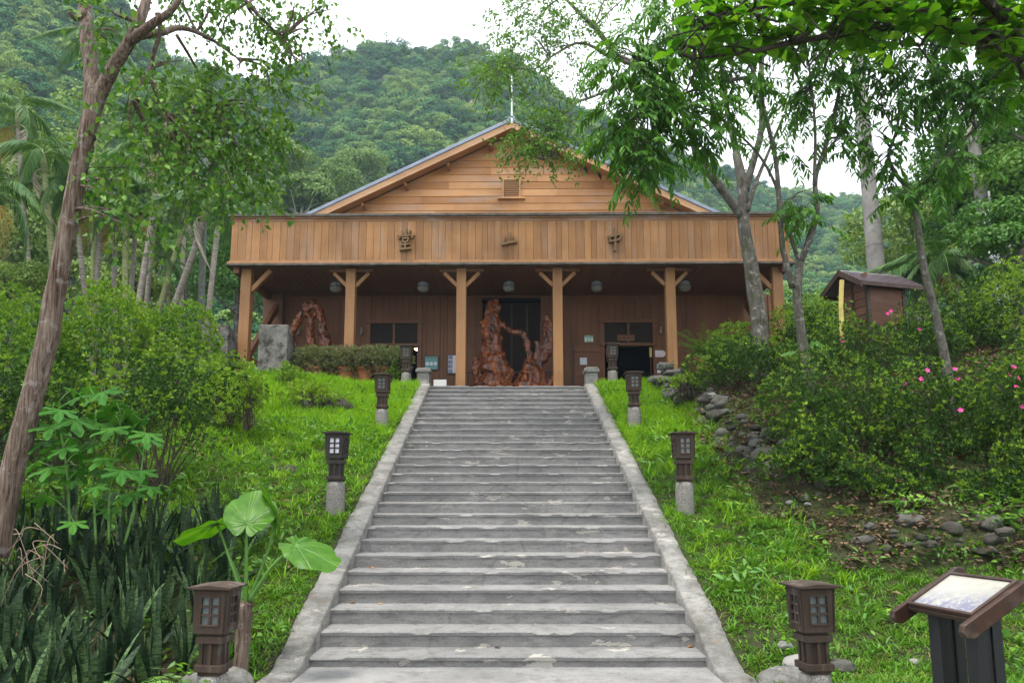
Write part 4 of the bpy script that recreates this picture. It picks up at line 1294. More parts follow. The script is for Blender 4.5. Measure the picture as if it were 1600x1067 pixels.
for i, (px, py, sx, sz, lab) in enumerate([(492, 640, .85, .42, 'mossy dark rock outcrop bulging from the upper left lawn'), (432, 738, .42, .2, 'low mossy rock in the grass left of the black lantern'), (455, 668, .25, .12, 'small half-buried mossy rock between the two larger ones on the left lawn')]):
    p = ground_at(px, py)
    me = rock_mesh('mossy_rock', M['rockmoss'], 41 + i, 4, .35)
    o = link('mossy_rock', me, None, (p.x, p.y + .25, p.z - .05)); o.scale = (sx, sx * .7, sz)
    tag(o, lab, 'rock')
o = link('stone', ROCKS[2], None, (-1.86, 14.86, float(znos(15)) + .035)); o.scale = (.07, .06, .075)
tag(o, 'fist-sized dark stone lying on a step by the left kerb', 'stone')

# ------------------------------------------------------------ potted shrubs by the porch
def bush_leaves(P, Nr, n_per, size, rgen, T=T_DIA, spread=.9):
    m = len(P)
    k = np.repeat(np.arange(m), n_per)
    D = nrm(Nr[k] + rgen.normal(0, spread, (len(k), 3)))
    Nn = nrm(np.cross(D, rgen.normal(size=(len(k), 3))) + [0, 0, .4])
    return place(P[k] + D * np.asarray(size).reshape(-1, 1) * .15, D, Nn, size * rgen.uniform(.65, 1.25, len(k)), T)
POTS = [(495, 'leftmost, beside the mossy pier'), (540, 'second from the mossy pier'), (570, 'third from the mossy pier'), (597, 'behind the brown lantern')]
for i, (px, q) in enumerate(POTS):
    p = at(px, 590, 20.6)
    zt = at(px, 574, 20.6).z
    zg_ = float(gz(p.x, p.y))
    o = empty('potted_shrub', (p.x, p.y, zt - .42), 0, 'purple-tinged feathery shrub in a terracotta pot, ' + q, 'potted plant', 'row of potted shrubs before the porch')
    MB().lathe([(.15, 0), (.22, .34), (.25, .35), (.255, .42), (.235, .42), (.21, .36), (.05, .35)], (0, 0, 0), 24).build('pot', M['pot'], o)
    r2 = np.random.default_rng(60 + i)
    n = 700
    d = nrm(r2.normal(size=(n, 3)) * [1, 1, .8] + [0, 0, .45])
    P = d * [.78, .42, .40] * r2.uniform(.5, 1.12, (n, 1)) + [0, 0, .56]
    V, Fc = bush_leaves(P, nrm(d + [0, 0, .5]), 9, .075, r2, T_LAN, .55)
    link('foliage', np_mesh('foliage', [(V, Fc, 0)], [L['purple']]), o)
# foot of a stone plinth under the pots
tag(MB().box((at(545, 590, 20.6).x, 20.75, ZT - .2), (2.9, .7, .36)).build('planter_ledge', M['pier'], None, None, .02), 'low stone ledge carrying the row of terracotta pots', 'ledge')
# ------------------------------------------------------------ forest on the mountain (uncountable: one object)
FK = [crown_mesh('crown', 4.0, .72, 26, 4200, .42, [L['forest']], 200 + i, T_OV, -.2, jit=.22) for i in range(4)]
FK += [crown_mesh('crown', 3.6, 1.15, 22, 3600, .36, [L['forest']], 210 + i, T_DIA, -.5, jit=.25) for i in range(2)]
r3 = np.random.default_rng(77)
n = 10500
s_ = r3.random(n) ** .62
px_ = r3.uniform(-650, 2200, n)
y_t = HB + (np.interp(px_, RPX, RDY) - HB) * s_
px_ = np.where(r3.random(n) < y_t / 300 + .25, px_, -9999)
k_ = (px_ > -999) & (r3.random(n) > cliff(px_, s_) * 1.1)
px_, s_ = px_[k_], s_[k_]
X_, Y_, Z_ = hill_z(px_, s_)
sc = r3.uniform(.6, 1.55, len(X_)) * (0.95 + .25 * snoise(X_, Y_, .08, 4)) * (.72 + .22 * ss(Y_, 60, 160))
scatter('forest', np.stack([X_, Y_, Z_ + sc * .9], -1), np.stack([r3.normal(0, .12, len(X_)), r3.normal(0, .12, len(X_)), r3.uniform(0, 6.28, len(X_))], -1), sc, FK,
        'dense mixed green forest covering the mountain slopes behind the hall')

# ------------------------------------------------------------ grass
def tuft(name, n, ln, spread, lean, seed, mat, wd=1.0):
    r2 = np.random.default_rng(seed)
    P = np.stack([r2.normal(0, spread, n), r2.normal(0, spread, n), np.full(n, -.01)], -1)
    a = r2.uniform(0, 6.28, n)
    tl_ = np.abs(r2.normal(lean, .3, n))
    D = np.stack([np.cos(a) * np.sin(tl_), np.sin(a) * np.sin(tl_), np.cos(tl_)], -1)
    N_ = np.stack([-np.cos(a) * np.cos(tl_), -np.sin(a) * np.cos(tl_), np.sin(tl_)], -1)
    T = (T_BLADE[0] * [wd, 1, 1], T_BLADE[1])
    V, Fc = place(P, D, N_, ln * r2.uniform(.5, 1.25, n), T)
    return np_mesh(name, [(V, Fc, 0)], [mat])
TK = [tuft('tuft', 18, .068, .045, .85, 300 + i, L['grass'], 1.7) for i in range(5)] + [tuft('tuft', 12, .11, .03, .6, 310, L['grass'], 1.2), tuft('tuft', 14, .075, .04, .9, 311, L['grassdry'], 1.2)]
TT = [tuft('tuft', 16, .20, .04, .45, 320 + i, L['grasstall'], .75) for i in range(4)]
def lawn_pts(n, x0, x1, y0, y1, keep, seed):
    r2 = np.random.default_rng(seed)
    x, y = r2.uniform(x0, x1, n), r2.uniform(y0, y1, n)
    k = keep(x, y, r2.random(n))
    x, y = x[k], y[k]
    m = len(x)
    return np.stack([x, y, gz(x, y)], -1), np.stack([r2.normal(0, .12, m), r2.normal(0, .12, m), r2.uniform(0, 6.28, m)], -1), r2
edge = lambda x, y: np.abs(x) > hw(y) + .31 + .05 * snoise(x, y, 2.3, 1)
def left_ok(x, y, u): return edge(x, y) & ~((x < -2.95 - .35 * ss(y, 7, 10)) & (y < 9.8)) & (u < 1.0 - .6 * ss(snoise(x, y, 1.4, 6), .3, .8))
def dirt(x, y): return ((x > 3.75 + .2 * snoise(x, y, 1.5)) & (y > 11.3)) | ((x > 4.15 + .15 * (y - 9.4) * 0 + .35 * snoise(x, y, 1.1)) & (y > 9.75 + .25 * snoise(x, y, .9, 3)))
def right_ok(x, y, u): return edge(x, y) & (~dirt(x, y) | (u > .93)) & (u < 1.0 - .6 * ss(snoise(x, y, 1.7, 2), .35, .8))
P1, R1, r2 = lawn_pts(30000, -9, -2.3, 5.2, 19.9, left_ok, 1)
P2, R2, r2b = lawn_pts(44000, 2.3, 12, 4.0, 19.9, right_ok, 2)
P_, R_ = np.concatenate([P1, P2]), np.concatenate([R1, R2])
scatter('grass', P_, R_, rng.uniform(.7, 1.25, len(P_)), TK, weights=[.158] * 5 + [.09, .12], label= 'short broad-bladed green lawn grass on both banks beside the stairs')
def tall_ok(x, y, u): return edge(x, y) & (u < ss(y, 13.0, 18.5) * .95 + .06)
P3, R3, _ = lawn_pts(9500, -7.5, -2.3, 9, 20.2, lambda x, y, u: tall_ok(x, y, u), 3)
P4, R4, _ = lawn_pts(3800, 2.3, 4.1, 9, 20.3, lambda x, y, u: tall_ok(x, y, u), 4)
P_, R_ = np.concatenate([P3, P4]), np.concatenate([R3, R4])
scatter('tall_grass', P_, R_, rng.uniform(.6, 1.15, len(P_)), TT, 'longer grass with a sunlit yellow-green tint toward the top of both banks')
# broad-leaved weeds in the lawn and under the bushes
def weed(seed, n, ln, mat, T=T_OV, up=.5):
    r2 = np.random.default_rng(seed)
    P = np.stack([r2.normal(0, .07, n), r2.normal(0, .07, n), r2.uniform(.01, .12, n)], -1)
    D = nrm(np.stack([P[:, 0], P[:, 1], np.full(n, .03)], -1) + r2.normal(0, .03, (n, 3)))
    V, Fc = place(P, D, np.tile([0, 0, 1.0], (n, 1)) + r2.normal(0, .4, (n, 3)), ln * r2.uniform(.6, 1.3, n), T)
    return np_mesh('weed', [(V, Fc, 0)], [mat])
WK = [weed(400 + i, 22, .07, L['hedge']) for i in range(3)] + [weed(410 + i, 14, .10, L['fern'], T_LAN) for i in range(2)]
def weed_ok(x, y, u): return (np.abs(x) > hw(y) + .4) & (u < np.where(dirt(x, y), .14, 1)) & (u < .25 + .75 * (snoise(x, y, .9, 8) > .25))
P5, R5, _ = lawn_pts(4200, -9, 11, 7.4, 20, weed_ok, 5)
P5b, R5b, _ = lawn_pts(420, 5.2, 12, 9.6, 10.9, lambda x, y, u: u < .5, 15)
P5, R5 = np.concatenate([P5, P5b + [0, 0, .05]]), np.concatenate([R5, R5b])
scatter('weeds', P5, R5, rng.uniform(.6, 1.4, len(P5)), WK, 'low leafy weeds scattered through the lawn and the bush beds')
def litter(seed):
    r2 = np.random.default_rng(seed)
    n = 14
    P = np.stack([r2.normal(0, .12, n), r2.normal(0, .12, n), r2.uniform(.005, .03, n)], -1)
    D = nrm(np.stack([r2.normal(size=n), r2.normal(size=n), r2.normal(0, .15, n)], -1))
    V, Fc = place(P, D, np.tile([0, 0, 1.0], (n, 1)) + r2.normal(0, .35, (n, 3)), r2.uniform(.03, .085, n), T_OV)
    return np_mesh('litter', [(V, Fc, 0)], [L['litter']])
P6, R6, _ = lawn_pts(5200, 2.9, 12, 8.8, 18, lambda x, y, u: (dirt(x, y) & (u < .9)) | (u < .05), 6)
P7, R7, _ = lawn_pts(1200, -9, -2.4, 6, 18, lambda x, y, u: (u < .25) | (x < -5), 7)
k8 = r2b.integers(0, NST, 150)
x8 = np.where(r2b.random(150) < .6, np.sign(r2b.normal(size=150)) * (1.9 - np.abs(r2b.normal(0, .25, 150))), r2b.uniform(-1.9, 1.9, 150))
P8 = np.stack([x8, ynos(k8) + TREAD * (1 - np.abs(r2b.normal(0, .18, 150)).clip(.03, .9)), znos(k8) + .004], -1)
one = np_mesh('litter', [(*place(np.zeros((2, 3)) + [[0, 0, .004], [.05, .02, .006]], np.array([[1, .2, .1], [-.3, 1, .1]]), np.array([[.2, 0, 1.0], [0, .2, 1]]), np.array([.035, .022]), T_OV), 0)], [L['litter']])
scatter('stair_litter', P8, np.stack([0 * x8, 0 * x8, r2b.uniform(0, 6.28, 150)], -1), r2b.uniform(.5, 1.3, 150), [one], 'tiny dry leaf bits caught in the corners of the stair treads')
scatter('leaf_litter', np.concatenate([P6, P7]), np.concatenate([R6, R7]), rng.uniform(.7, 1.3, len(P6) + len(P7)), [litter(420 + i) for i in range(4)], 'dry brown fallen leaves on the bare soil under the bushes')
for i, (px, py, c) in enumerate([(521, 1053, 'yellow'), (573, 1056, 'orange'), (606, 1052, 'brownish'), (1074, 1012, 'red-brown'), (979, 1059, 'yellow'), (583, 887, 'orange'), (547, 943, 'red-brown'), (783, 1013, 'brown'), (592, 943, 'yellow'), (917, 861, 'red-brown')]):
    # lie on the tread under this line of sight
    best = None
    for k in range(-1, NST):
        p0 = EYE; d = (at(px, py, 10) - EYE); t = (znos(k) - EYE.z) / d.z if abs(d.z) > 1e-6 else -1
        p = EYE + d * t
        if t > 0 and ynos(k) - .01 <= p.y <= ynos(k) + TREAD: best = p; break
    if best is None:
        k = min(range(NST), key=lambda q: abs(YP - 0 - 0 - 0) + abs((at(px, py, ynos(q)).z) - znos(q)))
        q = at(px, py, ynos(k)); best = Vector((q.x, ynos(k) + .3, znos(k)))
    r2 = np.random.default_rng(i)
    V, Fc = place(np.zeros((1, 3)), np.array([[math.cos(i * 2.2), math.sin(i * 2.2), .1]]), np.array([[.2, .1, 1.0]]), .075, leaf_t([.02, .3, .35, .02], .2, .4))
    o = link('fallen_leaf', np_mesh('fallen_leaf', [(V, Fc, 0)], [L['orange'] if c != 'brown' else L['litter']]), None, best + Vector((0, 0, .012)))
    tag(o, 'small %s fallen leaf lying on one of the stair treads' % c, 'leaf', 'fallen leaves on the stairs')

# ------------------------------------------------------------ azalea bushes and hedges
def bush_meshes(seed, rx, ry, h, n_per, size, mats, bright=.35, low=-.55, lump=.3, dens=190, spread=.62, inner=.3):
    r2 = np.random.default_rng(seed)
    hz_r = h * .52
    area = 4 * math.pi * ((rx * ry) ** 1.6 / 3 + 2 * (rx * hz_r) ** 1.6 / 3) ** (1 / 1.6)
    shoots = int(area * dens)
    d = nrm(r2.normal(size=(shoots * 2, 3)))
    d = d[d[:, 2] > low][:shoots]
    d = d[(d[:, 2] > -.15) | (r2.random(len(d)) < .5)]
    m = len(d)
    ph = r2.uniform(0, 6.28, 6)
    lumpf = 1 + lump * (.6 * np.sin(3 * d[:, 0] + ph[0]) * np.cos(3.3 * d[:, 1] + ph[1]) + .45 * np.sin(6 * d[:, 2] + 4 * d[:, 0] + ph[2]) + .4 * np.sin(9 * d[:, 1] + 5 * d[:, 2] + ph[3]) + .3 * np.sin(13 * d[:, 0] + 8 * d[:, 2] + ph[4]))
    rad = lumpf * np.where(r2.random(m) > inner, r2.uniform(.84, 1.05, m), r2.uniform(.4, .86, m))
    rad = np.where(r2.random(m) < .05, np.minimum(rad * 1.14, 1.32), np.minimum(rad, 1.14))
    P = d * rad[:, None] * [rx, ry, hz_r] + [0, 0, h * .46]
    P[:, 2] = np.maximum(P[:, 2], .03 + .1 * r2.random(m))
    Nr = nrm(d * .7 + [0, 0, .65] + r2.normal(0, .3, (m, 3)))
    V, Fc = bush_leaves(P, Nr, n_per, np.repeat(size * r2.choice([.75, 1.0, 1.35], m, p=[.35, .4, .25]), n_per), r2, T_DIA, spread)
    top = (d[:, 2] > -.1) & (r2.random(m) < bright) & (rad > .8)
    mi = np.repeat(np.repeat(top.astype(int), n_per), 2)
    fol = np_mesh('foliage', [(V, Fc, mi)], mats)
    mb = MB()
    for i in range(int(14 + 12 * rx)):
        a = r2.uniform(0, 6.28); q = P[r2.integers(m)] * [.9, .9, .92]
        b0 = Vector((math.cos(a) * .16 * rx, math.sin(a) * .16 * ry, -.15))
        q = Vector(q)
        md = b0.lerp(q, .5) + Vector((r2.normal(0, .05), r2.normal(0, .05), -.06))
        mb.tube([b0, b0.lerp(md, .5) + Vector((0, 0, .03)), md, q], [.017, .014, .010, .004], 5)
        for j in range(3):
            q2 = md.lerp(q, r2.uniform(.1, .7)); e = q2 + Vector(r2.normal(0, .16, 3)) + Vector((0, 0, .14))
            mb.tube([q2, q2.lerp(e, .5) + Vector((0, 0, .02)), e], [.007, .005, .002], 4)
    stm = bpy.data.meshes.new('stem'); stm.from_pydata(mb.v, [], mb.f); stm.materials.append(M['twig'])
    return fol, stm
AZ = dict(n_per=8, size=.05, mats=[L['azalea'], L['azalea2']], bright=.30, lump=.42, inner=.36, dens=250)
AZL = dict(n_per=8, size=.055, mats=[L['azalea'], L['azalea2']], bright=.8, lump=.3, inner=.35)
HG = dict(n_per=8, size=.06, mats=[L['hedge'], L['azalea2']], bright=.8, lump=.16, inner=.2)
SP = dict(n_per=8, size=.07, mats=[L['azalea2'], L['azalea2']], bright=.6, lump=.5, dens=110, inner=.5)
def flower_mesh():
    r2 = np.random.default_rng(3)
    a = np.arange(5) * 2 * math.pi / 5
    D = np.stack([np.cos(a), np.sin(a), np.full(5, .5)], -1)
    V, Fc = place(np.zeros((5, 3)), D, np.tile([0, 0, 1.0], (5, 1)), .055, leaf_t([.05, .3, .38, .1], .25, .3))
    return np_mesh('flower', [(V, Fc, 0)], [L['petal']])
FLW = flower_mesh()
def bush(px0, px1, pyt, pyb, Y, kind, label, flowers=(), dz=0.0, group='azalea bushes', name='azalea_bush', dep=.85):
    cx = (px0 + px1) / 2
    a, b = at(px0, pyt, Y), at(px1, pyt, Y)
    wx = (b.x - a.x) / 2
    g = float(gz((a.x + b.x) / 2, Y))
    base = min(at(cx, pyb, Y).z, g + .5) if pyb else g
    base = min(base, g + .4)
    h = a.z - base
    o = empty(name, ((a.x + b.x) / 2, Y, base), 0, label, 'bush', group)
    bush.n += 1
    fol, stm = bush_meshes(500 + bush.n, wx * .97, wx * dep * .97, h * 1.02, **kind)
    link('foliage', fol, o); link('stem', stm, o)
    for (fx_, fy_) in flowers:
        p = at(fx_, fy_, Y - wx * dep * .7)
        # push to the near shell of the crown
        fo_ = link('flower', FLW, o, p - o.location)
        fo_.rotation_euler = (R(75) + random.uniform(-.4, .4), random.uniform(-.5, .5), random.uniform(-.6, .6))
        fo_.scale = (.75,) * 3
    return o
bush.n = 0
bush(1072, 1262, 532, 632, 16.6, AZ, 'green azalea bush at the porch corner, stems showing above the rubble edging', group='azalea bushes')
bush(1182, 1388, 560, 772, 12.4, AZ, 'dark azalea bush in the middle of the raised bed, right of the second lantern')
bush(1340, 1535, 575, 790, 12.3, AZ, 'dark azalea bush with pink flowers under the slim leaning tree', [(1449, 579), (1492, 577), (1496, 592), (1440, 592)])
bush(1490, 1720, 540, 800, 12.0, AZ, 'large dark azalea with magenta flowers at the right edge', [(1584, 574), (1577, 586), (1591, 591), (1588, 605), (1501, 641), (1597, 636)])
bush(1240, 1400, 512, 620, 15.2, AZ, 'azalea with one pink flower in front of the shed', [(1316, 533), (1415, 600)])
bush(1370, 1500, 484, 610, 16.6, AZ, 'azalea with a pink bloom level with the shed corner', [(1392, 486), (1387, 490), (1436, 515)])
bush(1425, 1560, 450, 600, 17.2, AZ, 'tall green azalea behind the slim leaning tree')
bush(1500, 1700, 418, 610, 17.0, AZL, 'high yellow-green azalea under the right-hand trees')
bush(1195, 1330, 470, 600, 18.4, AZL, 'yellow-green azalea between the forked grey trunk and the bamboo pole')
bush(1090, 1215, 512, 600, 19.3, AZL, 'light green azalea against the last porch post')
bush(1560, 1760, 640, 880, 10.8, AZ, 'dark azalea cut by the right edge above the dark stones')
bush(1225, 1330, 655, 770, 11.6, AZ, 'low dark azalea in front, at the border of the dirt')
bush(1400, 1480, 680, 800, 11.3, AZ, 'small dark azalea above the ferns on the right')
bush(-90, 130, 462, 690, 13.6, HG, 'bright green hedge bush behind the big red-brown trunk', group='hedge bushes', name='hedge_bush')
bush(95, 258, 452, 640, 14.6, HG, 'tall bright hedge bush right of the big trunk, below the palms', group='hedge bushes', name='hedge_bush')
bush(215, 345, 478, 610, 15.6, HG, 'rounded hedge bush left of the concrete piers', group='hedge bushes', name='hedge_bush')
bush(150, 362, 540, 748, 11.8, dict(AZL, dens=120, inner=.55), 'wide azalea bush with bare lower stems on the left lawn')
bush(300, 415, 560, 668, 15.2, AZL, 'sparse pale azalea in front of the slanted concrete pier')
bush(-60, 90, 560, 780, 10.6, AZ, 'dark azalea half hidden behind the big trunk')
bush(20, 190, 585, 720, 12.6, AZ, 'dark azalea behind the lobed-leaf plant')
bush(365, 415, 575, 660, 14.6, SP, 'thin light green sapling bush before the blocky mossy pier', name='sapling_bush')
bush(602, 628, 570, 604, 20.4, SP, 'pale leafy creeper left of the top left lantern', name='creeper')
bush(430, 470, 570, 612, 19.0, SP, 'feathery light green weed bush at the foot of the blocky pier', name='weed_bush')
bush(1040, 1100, 585, 615, 16.9, SP, 'low creeping greenery over the top of the rubble edging', name='creeper')
bush(440, 540, 600, 640, 17.2, SP, 'low greenery over the mossy rock outcrop', name='creeper')

bush(1190, 1310, 690, 770, 11.7, AZ, 'low dark azalea behind the pale pebbles on the dirt')
bush(1275, 1380, 715, 780, 11.3, AZ, 'low dark azalea right of the pebbles, above the fallen leaves')
bush(1330, 1450, 742, 800, 11.2, AZ, 'low dark azalea sprawling over the bank behind the dark stones')
bush(1480, 1640, 735, 800, 11.0, AZ, 'low dark azalea at the right edge over the dark stones')
# ------------------------------------------------------------ trees
def limb(mb, pts, r0, r1, n=9, wob=.12, sub=4):
    """pts: (px, py, Y) or world points; smooth tapered limb"""
    P_ = [Vector(p) for p in pts]
    out = []
    for i in range(len(P_) - 1):
        a, b = P_[max(i - 1, 0)], P_[min(i + 2, len(P_) - 1)]
        for k in range(sub):
            t = k / sub
            m0, m1 = (P_[i + 1] - a) / 2, (b - P_[i]) / 2
            h = (2 * t ** 3 - 3 * t * t + 1, t ** 3 - 2 * t * t + t, -2 * t ** 3 + 3 * t * t, t ** 3 - t * t)
            out.append(P_[i] * h[0] + m0 * h[1] + P_[i + 1] * h[2] + m1 * h[3])
    out.append(P_[-1])
    N = len(out)
    mb.tube(out, [r0 + (r1 - r0) * (i / (N - 1)) for i in range(N)], n, wob=wob)
    return out
def sprays(clusters, kind, seed, o):
    """leafy twigs filling soft ellipsoids; returns leaf chunks and twig tubes. clusters: (centre, (rx,ry,rz), n twigs)"""
    r2 = np.random.default_rng(seed)
    ch, tw = [], MB()
    for c, rr, n in clusters:
        n = int(n * {'pinnate': 2.6, 'heart': 1.5, 'fine': 2.1, 'obov': .8}[kind])
        c = np.array(c) - np.array(o)
        d = nrm(r2.normal(size=(n, 3)))
        P = c + d * np.array(rr) * (r2.random((n, 1)) ** .42)
        D = nrm(d * [1, 1, .3] + r2.normal(0, .45, (n, 3)) + [0, 0, -.25])
        if kind == 'fine': P = c + (P - c) * 1.25
        if kind == 'pinnate':
            Ln = r2.uniform(.32, .55, n)
            ts = np.linspace(.15, 1, 8)
            for t in ts:
                B = P + D * (Ln * t)[:, None] + np.stack([0 * Ln, 0 * Ln, -.35 * Ln * t * t], -1)
                sd_ = nrm(np.cross(D, [0, 0, 1]))
                for sg in (-1, 1):
                    dd = nrm(D * .55 + sd_ * sg * .7 + [0, 0, -.55] + r2.normal(0, .14, (n, 3)))
                    V, Fc = place(B, dd, np.tile([0, 0, 1.0], (n, 1)) + D * .2 + r2.normal(0, .25, (n, 3)), .165 * r2.uniform(.7, 1.15, n), T_LAN)
                    ch.append((V, Fc, 0))
            step = 1
            for p, d_, l in zip(P[::step], D[::step], Ln[::step]):
                p, d_ = Vector(p), Vector(d_)
                tw.tube([p - d_ * .1, p + d_ * l * .5 - Vector((0, 0, .09 * l)), p + d_ * l - Vector((0, 0, .35 * l))], [.005, .004, .002], 3)
        elif kind == 'heart':
            for j in range(9):
                t = (j + .5) / 9
                B = P + D * (.42 * t) + np.stack([0 * t * P[:, 0], 0 * P[:, 0], 0 * P[:, 0] - .16 * t * t], -1) + r2.normal(0, .035, (n, 3))
                dd = nrm(D * .25 + r2.normal(0, .55, (n, 3)) + [0, 0, -.75])
                V, Fc = place(B, dd, r2.normal(0, .6, (n, 3)) + [0, -.3, .6], .088 * r2.uniform(.7, 1.2, n), T_OV)
                ch.append((V, Fc, 0))
            for p, d_ in zip(P[::2], D[::2]):
                p, d_ = Vector(p), Vector(d_)
                tw.tube([p, p + d_ * .42 - Vector((0, 0, .16))], [.005, .002], 3)
        elif kind == 'fine':
            for j in range(16):
                t = (j + .5) / 16
                B = P + D * (.5 * t) + np.stack([0 * P[:, 0]] * 2 + [0 * P[:, 0] - .12 * t * t], -1) + r2.normal(0, .04, (n, 3))
                dd = nrm(D * .5 + r2.normal(0, .5, (n, 3)) + [0, 0, -.3])
                V, Fc = place(B, dd, r2.normal(0, .6, (n, 3)) + [0, 0, .8], .10 * r2.uniform(.6, 1.2, n), T_DIA)
                ch.append((V, Fc, 0))
            for p, d_ in zip(P[::2], D[::2]):
                p, d_ = Vector(p), Vector(d_)
                tw.tube([p, p + d_ * .5 - Vector((0, 0, .12))], [.006, .002], 3)
        elif kind == 'obov':
            for j in range(8):
                a = j * 2.4 + r2.uniform(0, 6, n)
                dd = nrm(np.stack([np.cos(a), np.sin(a), r2.uniform(-.35, .35, n)], -1) + D * .25)
                V, Fc = place(P + dd * .02, dd, np.tile([0, 0, 1.0], (n, 1)) + r2.normal(0, .25, (n, 3)), .145 * r2.uniform(.6, 1.15, n), T_OBO)
                ch.append((V, Fc, 0))
            for p, d_ in zip(P, D):
                p, d_ = Vector(p), Vector(d_)
                tw.tube([p - d_ * .35 - Vector((0, 0, .03)), p - d_ * .15, p], [.008, .006, .005], 4)
    return ch, tw
def A(l): return [at(*q) for q in l]
def tree(name, base, limbs, clusters, kind, leaf, bark, label, seed, group=None, link_twigs=True):
    """limbs: (points, r0, r1); clusters in world coordinates"""
    o = empty(name, base, 0, label, 'tree', group)
    mb = MB()
    sk = []
    for pts, r0, r1 in limbs:
        sk += limb(mb, [Vector(p) - Vector(base) for p in pts], r0, r1, 12 if r0 > .1 else 7)
    ch, tw = sprays(clusters, kind, seed, base)
    r2 = random.Random(seed)
    if link_twigs:                                   # thin branches from the nearest limb out to each leaf cluster
        for c, rr, n in clusters:
            c = Vector(c) - Vector(base)
            q = min(sk, key=lambda p: (p - c).length)
            for k in range(3 if n > 12 else 2):
                e = c + Vector((r2.uniform(-1, 1) * rr[0], r2.uniform(-1, 1) * rr[1], r2.uniform(-1, 1) * rr[2])) * .7
                md = q.lerp(e, .5) + Vector((0, 0, .12 * (e - q).length)) + Vector((r2.uniform(-.1, .1),) * 3)
                limb(mb, [q, md, e], .02, .006, 5)
    trunk = mb.build('trunk', bark, o, smooth=True)
    cr_ = link('crown', np_mesh('crown', ch, [leaf]), o)
    if tw.v: tw.build('twig', M['bark_dark'], cr_)
    return o
def cl(l): return [(at(px, py, Y), (rx, ry, rz), n) for px, py, Y, rx, ry, rz, n in l]

# big leaning tree at the left
b0 = ground_at(2, 838); Yb = 8.6
g0 = at(-4, 850, Yb); g0.z = float(gz(g0.x, Yb)) - .1
r2 = random.Random(2)
LT = [(A([(-6, 870, Yb), (14, 760, Yb), (45, 640, Yb), (74, 530, Yb), (84, 470, Yb), (108, 350, Yb), (122, 270, Yb), (141, 180, Yb), (143, 120, Yb + .05), (135, 50, Yb + .15), (130, -30, Yb + .4), (120, -200, Yb + 1)]), .135, .07),
      (A([(136, 215, Yb), (152, 158, Yb), (178, 105, Yb - .1), (205, 62, Yb - .2), (226, 10, Yb - .2), (240, -60, Yb), (262, -170, Yb)]), .10, .04),
      (A([(203, 66, Yb - .2), (235, 40, Yb - .4), (272, 12, Yb - .5), (300, -40, Yb - .6)]), .07, .02),
      (A([(208, 58, Yb - .2), (250, 52, Yb), (285, 44, Yb + .2), (330, 62, Yb + .5), (372, 92, Yb + .8)]), .055, .012),
      (A([(246, 20, Yb - .2), (250, 50, Yb - .1), (238, 95, Yb), (240, 140, Yb + .2), (262, 180, Yb + .4)]), .035, .010),
      (A([(276, 55, Yb + .1), (300, 95, Yb + .5), (318, 130, Yb + .8), (326, 170, Yb + 1)]), .022, .006),
      (A([(130, 20, Yb), (118, 30, Yb - .1), (108, 18, Yb - .2)]), .05, .02),
      (A([(262, -60, Yb), (340, -40, Yb + .4), (400, 20, Yb + .6), (440, 60, Yb + .8)]), .05, .012),
      (A([(238, 95, Yb), (222, 130, Yb - .2), (205, 150, Yb - .3)]), .02, .006)]
LC = cl([(225, 190, 8.6, .3, .4, .25, 16), (280, 170, 8.9, .35, .4, .3, 22), (330, 150, 9.3, .4, .4, .32, 26), (380, 180, 9.5, .4, .4, .32, 26), (330, 215, 9.3, .45, .4, .3, 26), (290, 250, 9.0, .35, .4, .3, 20), (245, 240, 8.6, .3, .4, .25, 14),
    (385, 250, 9.6, .3, .4, .3, 22), (400, 300, 9.6, .2, .3, .25, 12), (350, 290, 9.3, .3, .4, .25, 15), (300, 300, 9.0, .3, .4, .2, 11), (200, 280, 8.4, .25, .3, .3, 12), (180, 330, 8.4, .2, .3, .25, 10), (220, 350, 8.4, .2, .3, .2, 8),
    (430, 205, 9.6, .25, .3, .25, 13), (420, 130, 9.6, .3, .3, .25, 13), (370, 110, 9.4, .3, .4, .2, 14), (460, 130, 9.6, .22, .3, .2, 10), (440, 50, 9.5, .3, .4, .25, 14), (480, 30, 9.6, .3, .4, .2, 13), (510, 20, 9.6, .15, .3, .15, 6), (400, 20, 9.4, .35, .4, .25, 16),
    (470, 95, 9.6, .18, .3, .15, 7), (350, 30, 9.2, .3, .4, .2, 11), (300, 10, 9.0, .3, .4, .25, 13), (190, 20, 8.2, .25, .3, .25, 10), (230, 130, 8.4, .2, .3, .2, 9), (180, 100, 9.3, .3, .4, .4, 10), (380, -70, 9.4, .9, .9, .4, 40), (240, -110, 9, 1, 1, .5, 40), (120, -120, 9, 1, 1, .5, 40), (265, 110, 8.8, .25, .3, .2, 9), (150, 240, 8.9, .2, .3, .3, 8)])
tree('leaning_tree', g0, LT, LC, 'heart', L['lefttree'], M['bark_red'], 'large leaning tree with fissured red-brown bark and heart-shaped leaves at the left', 11)

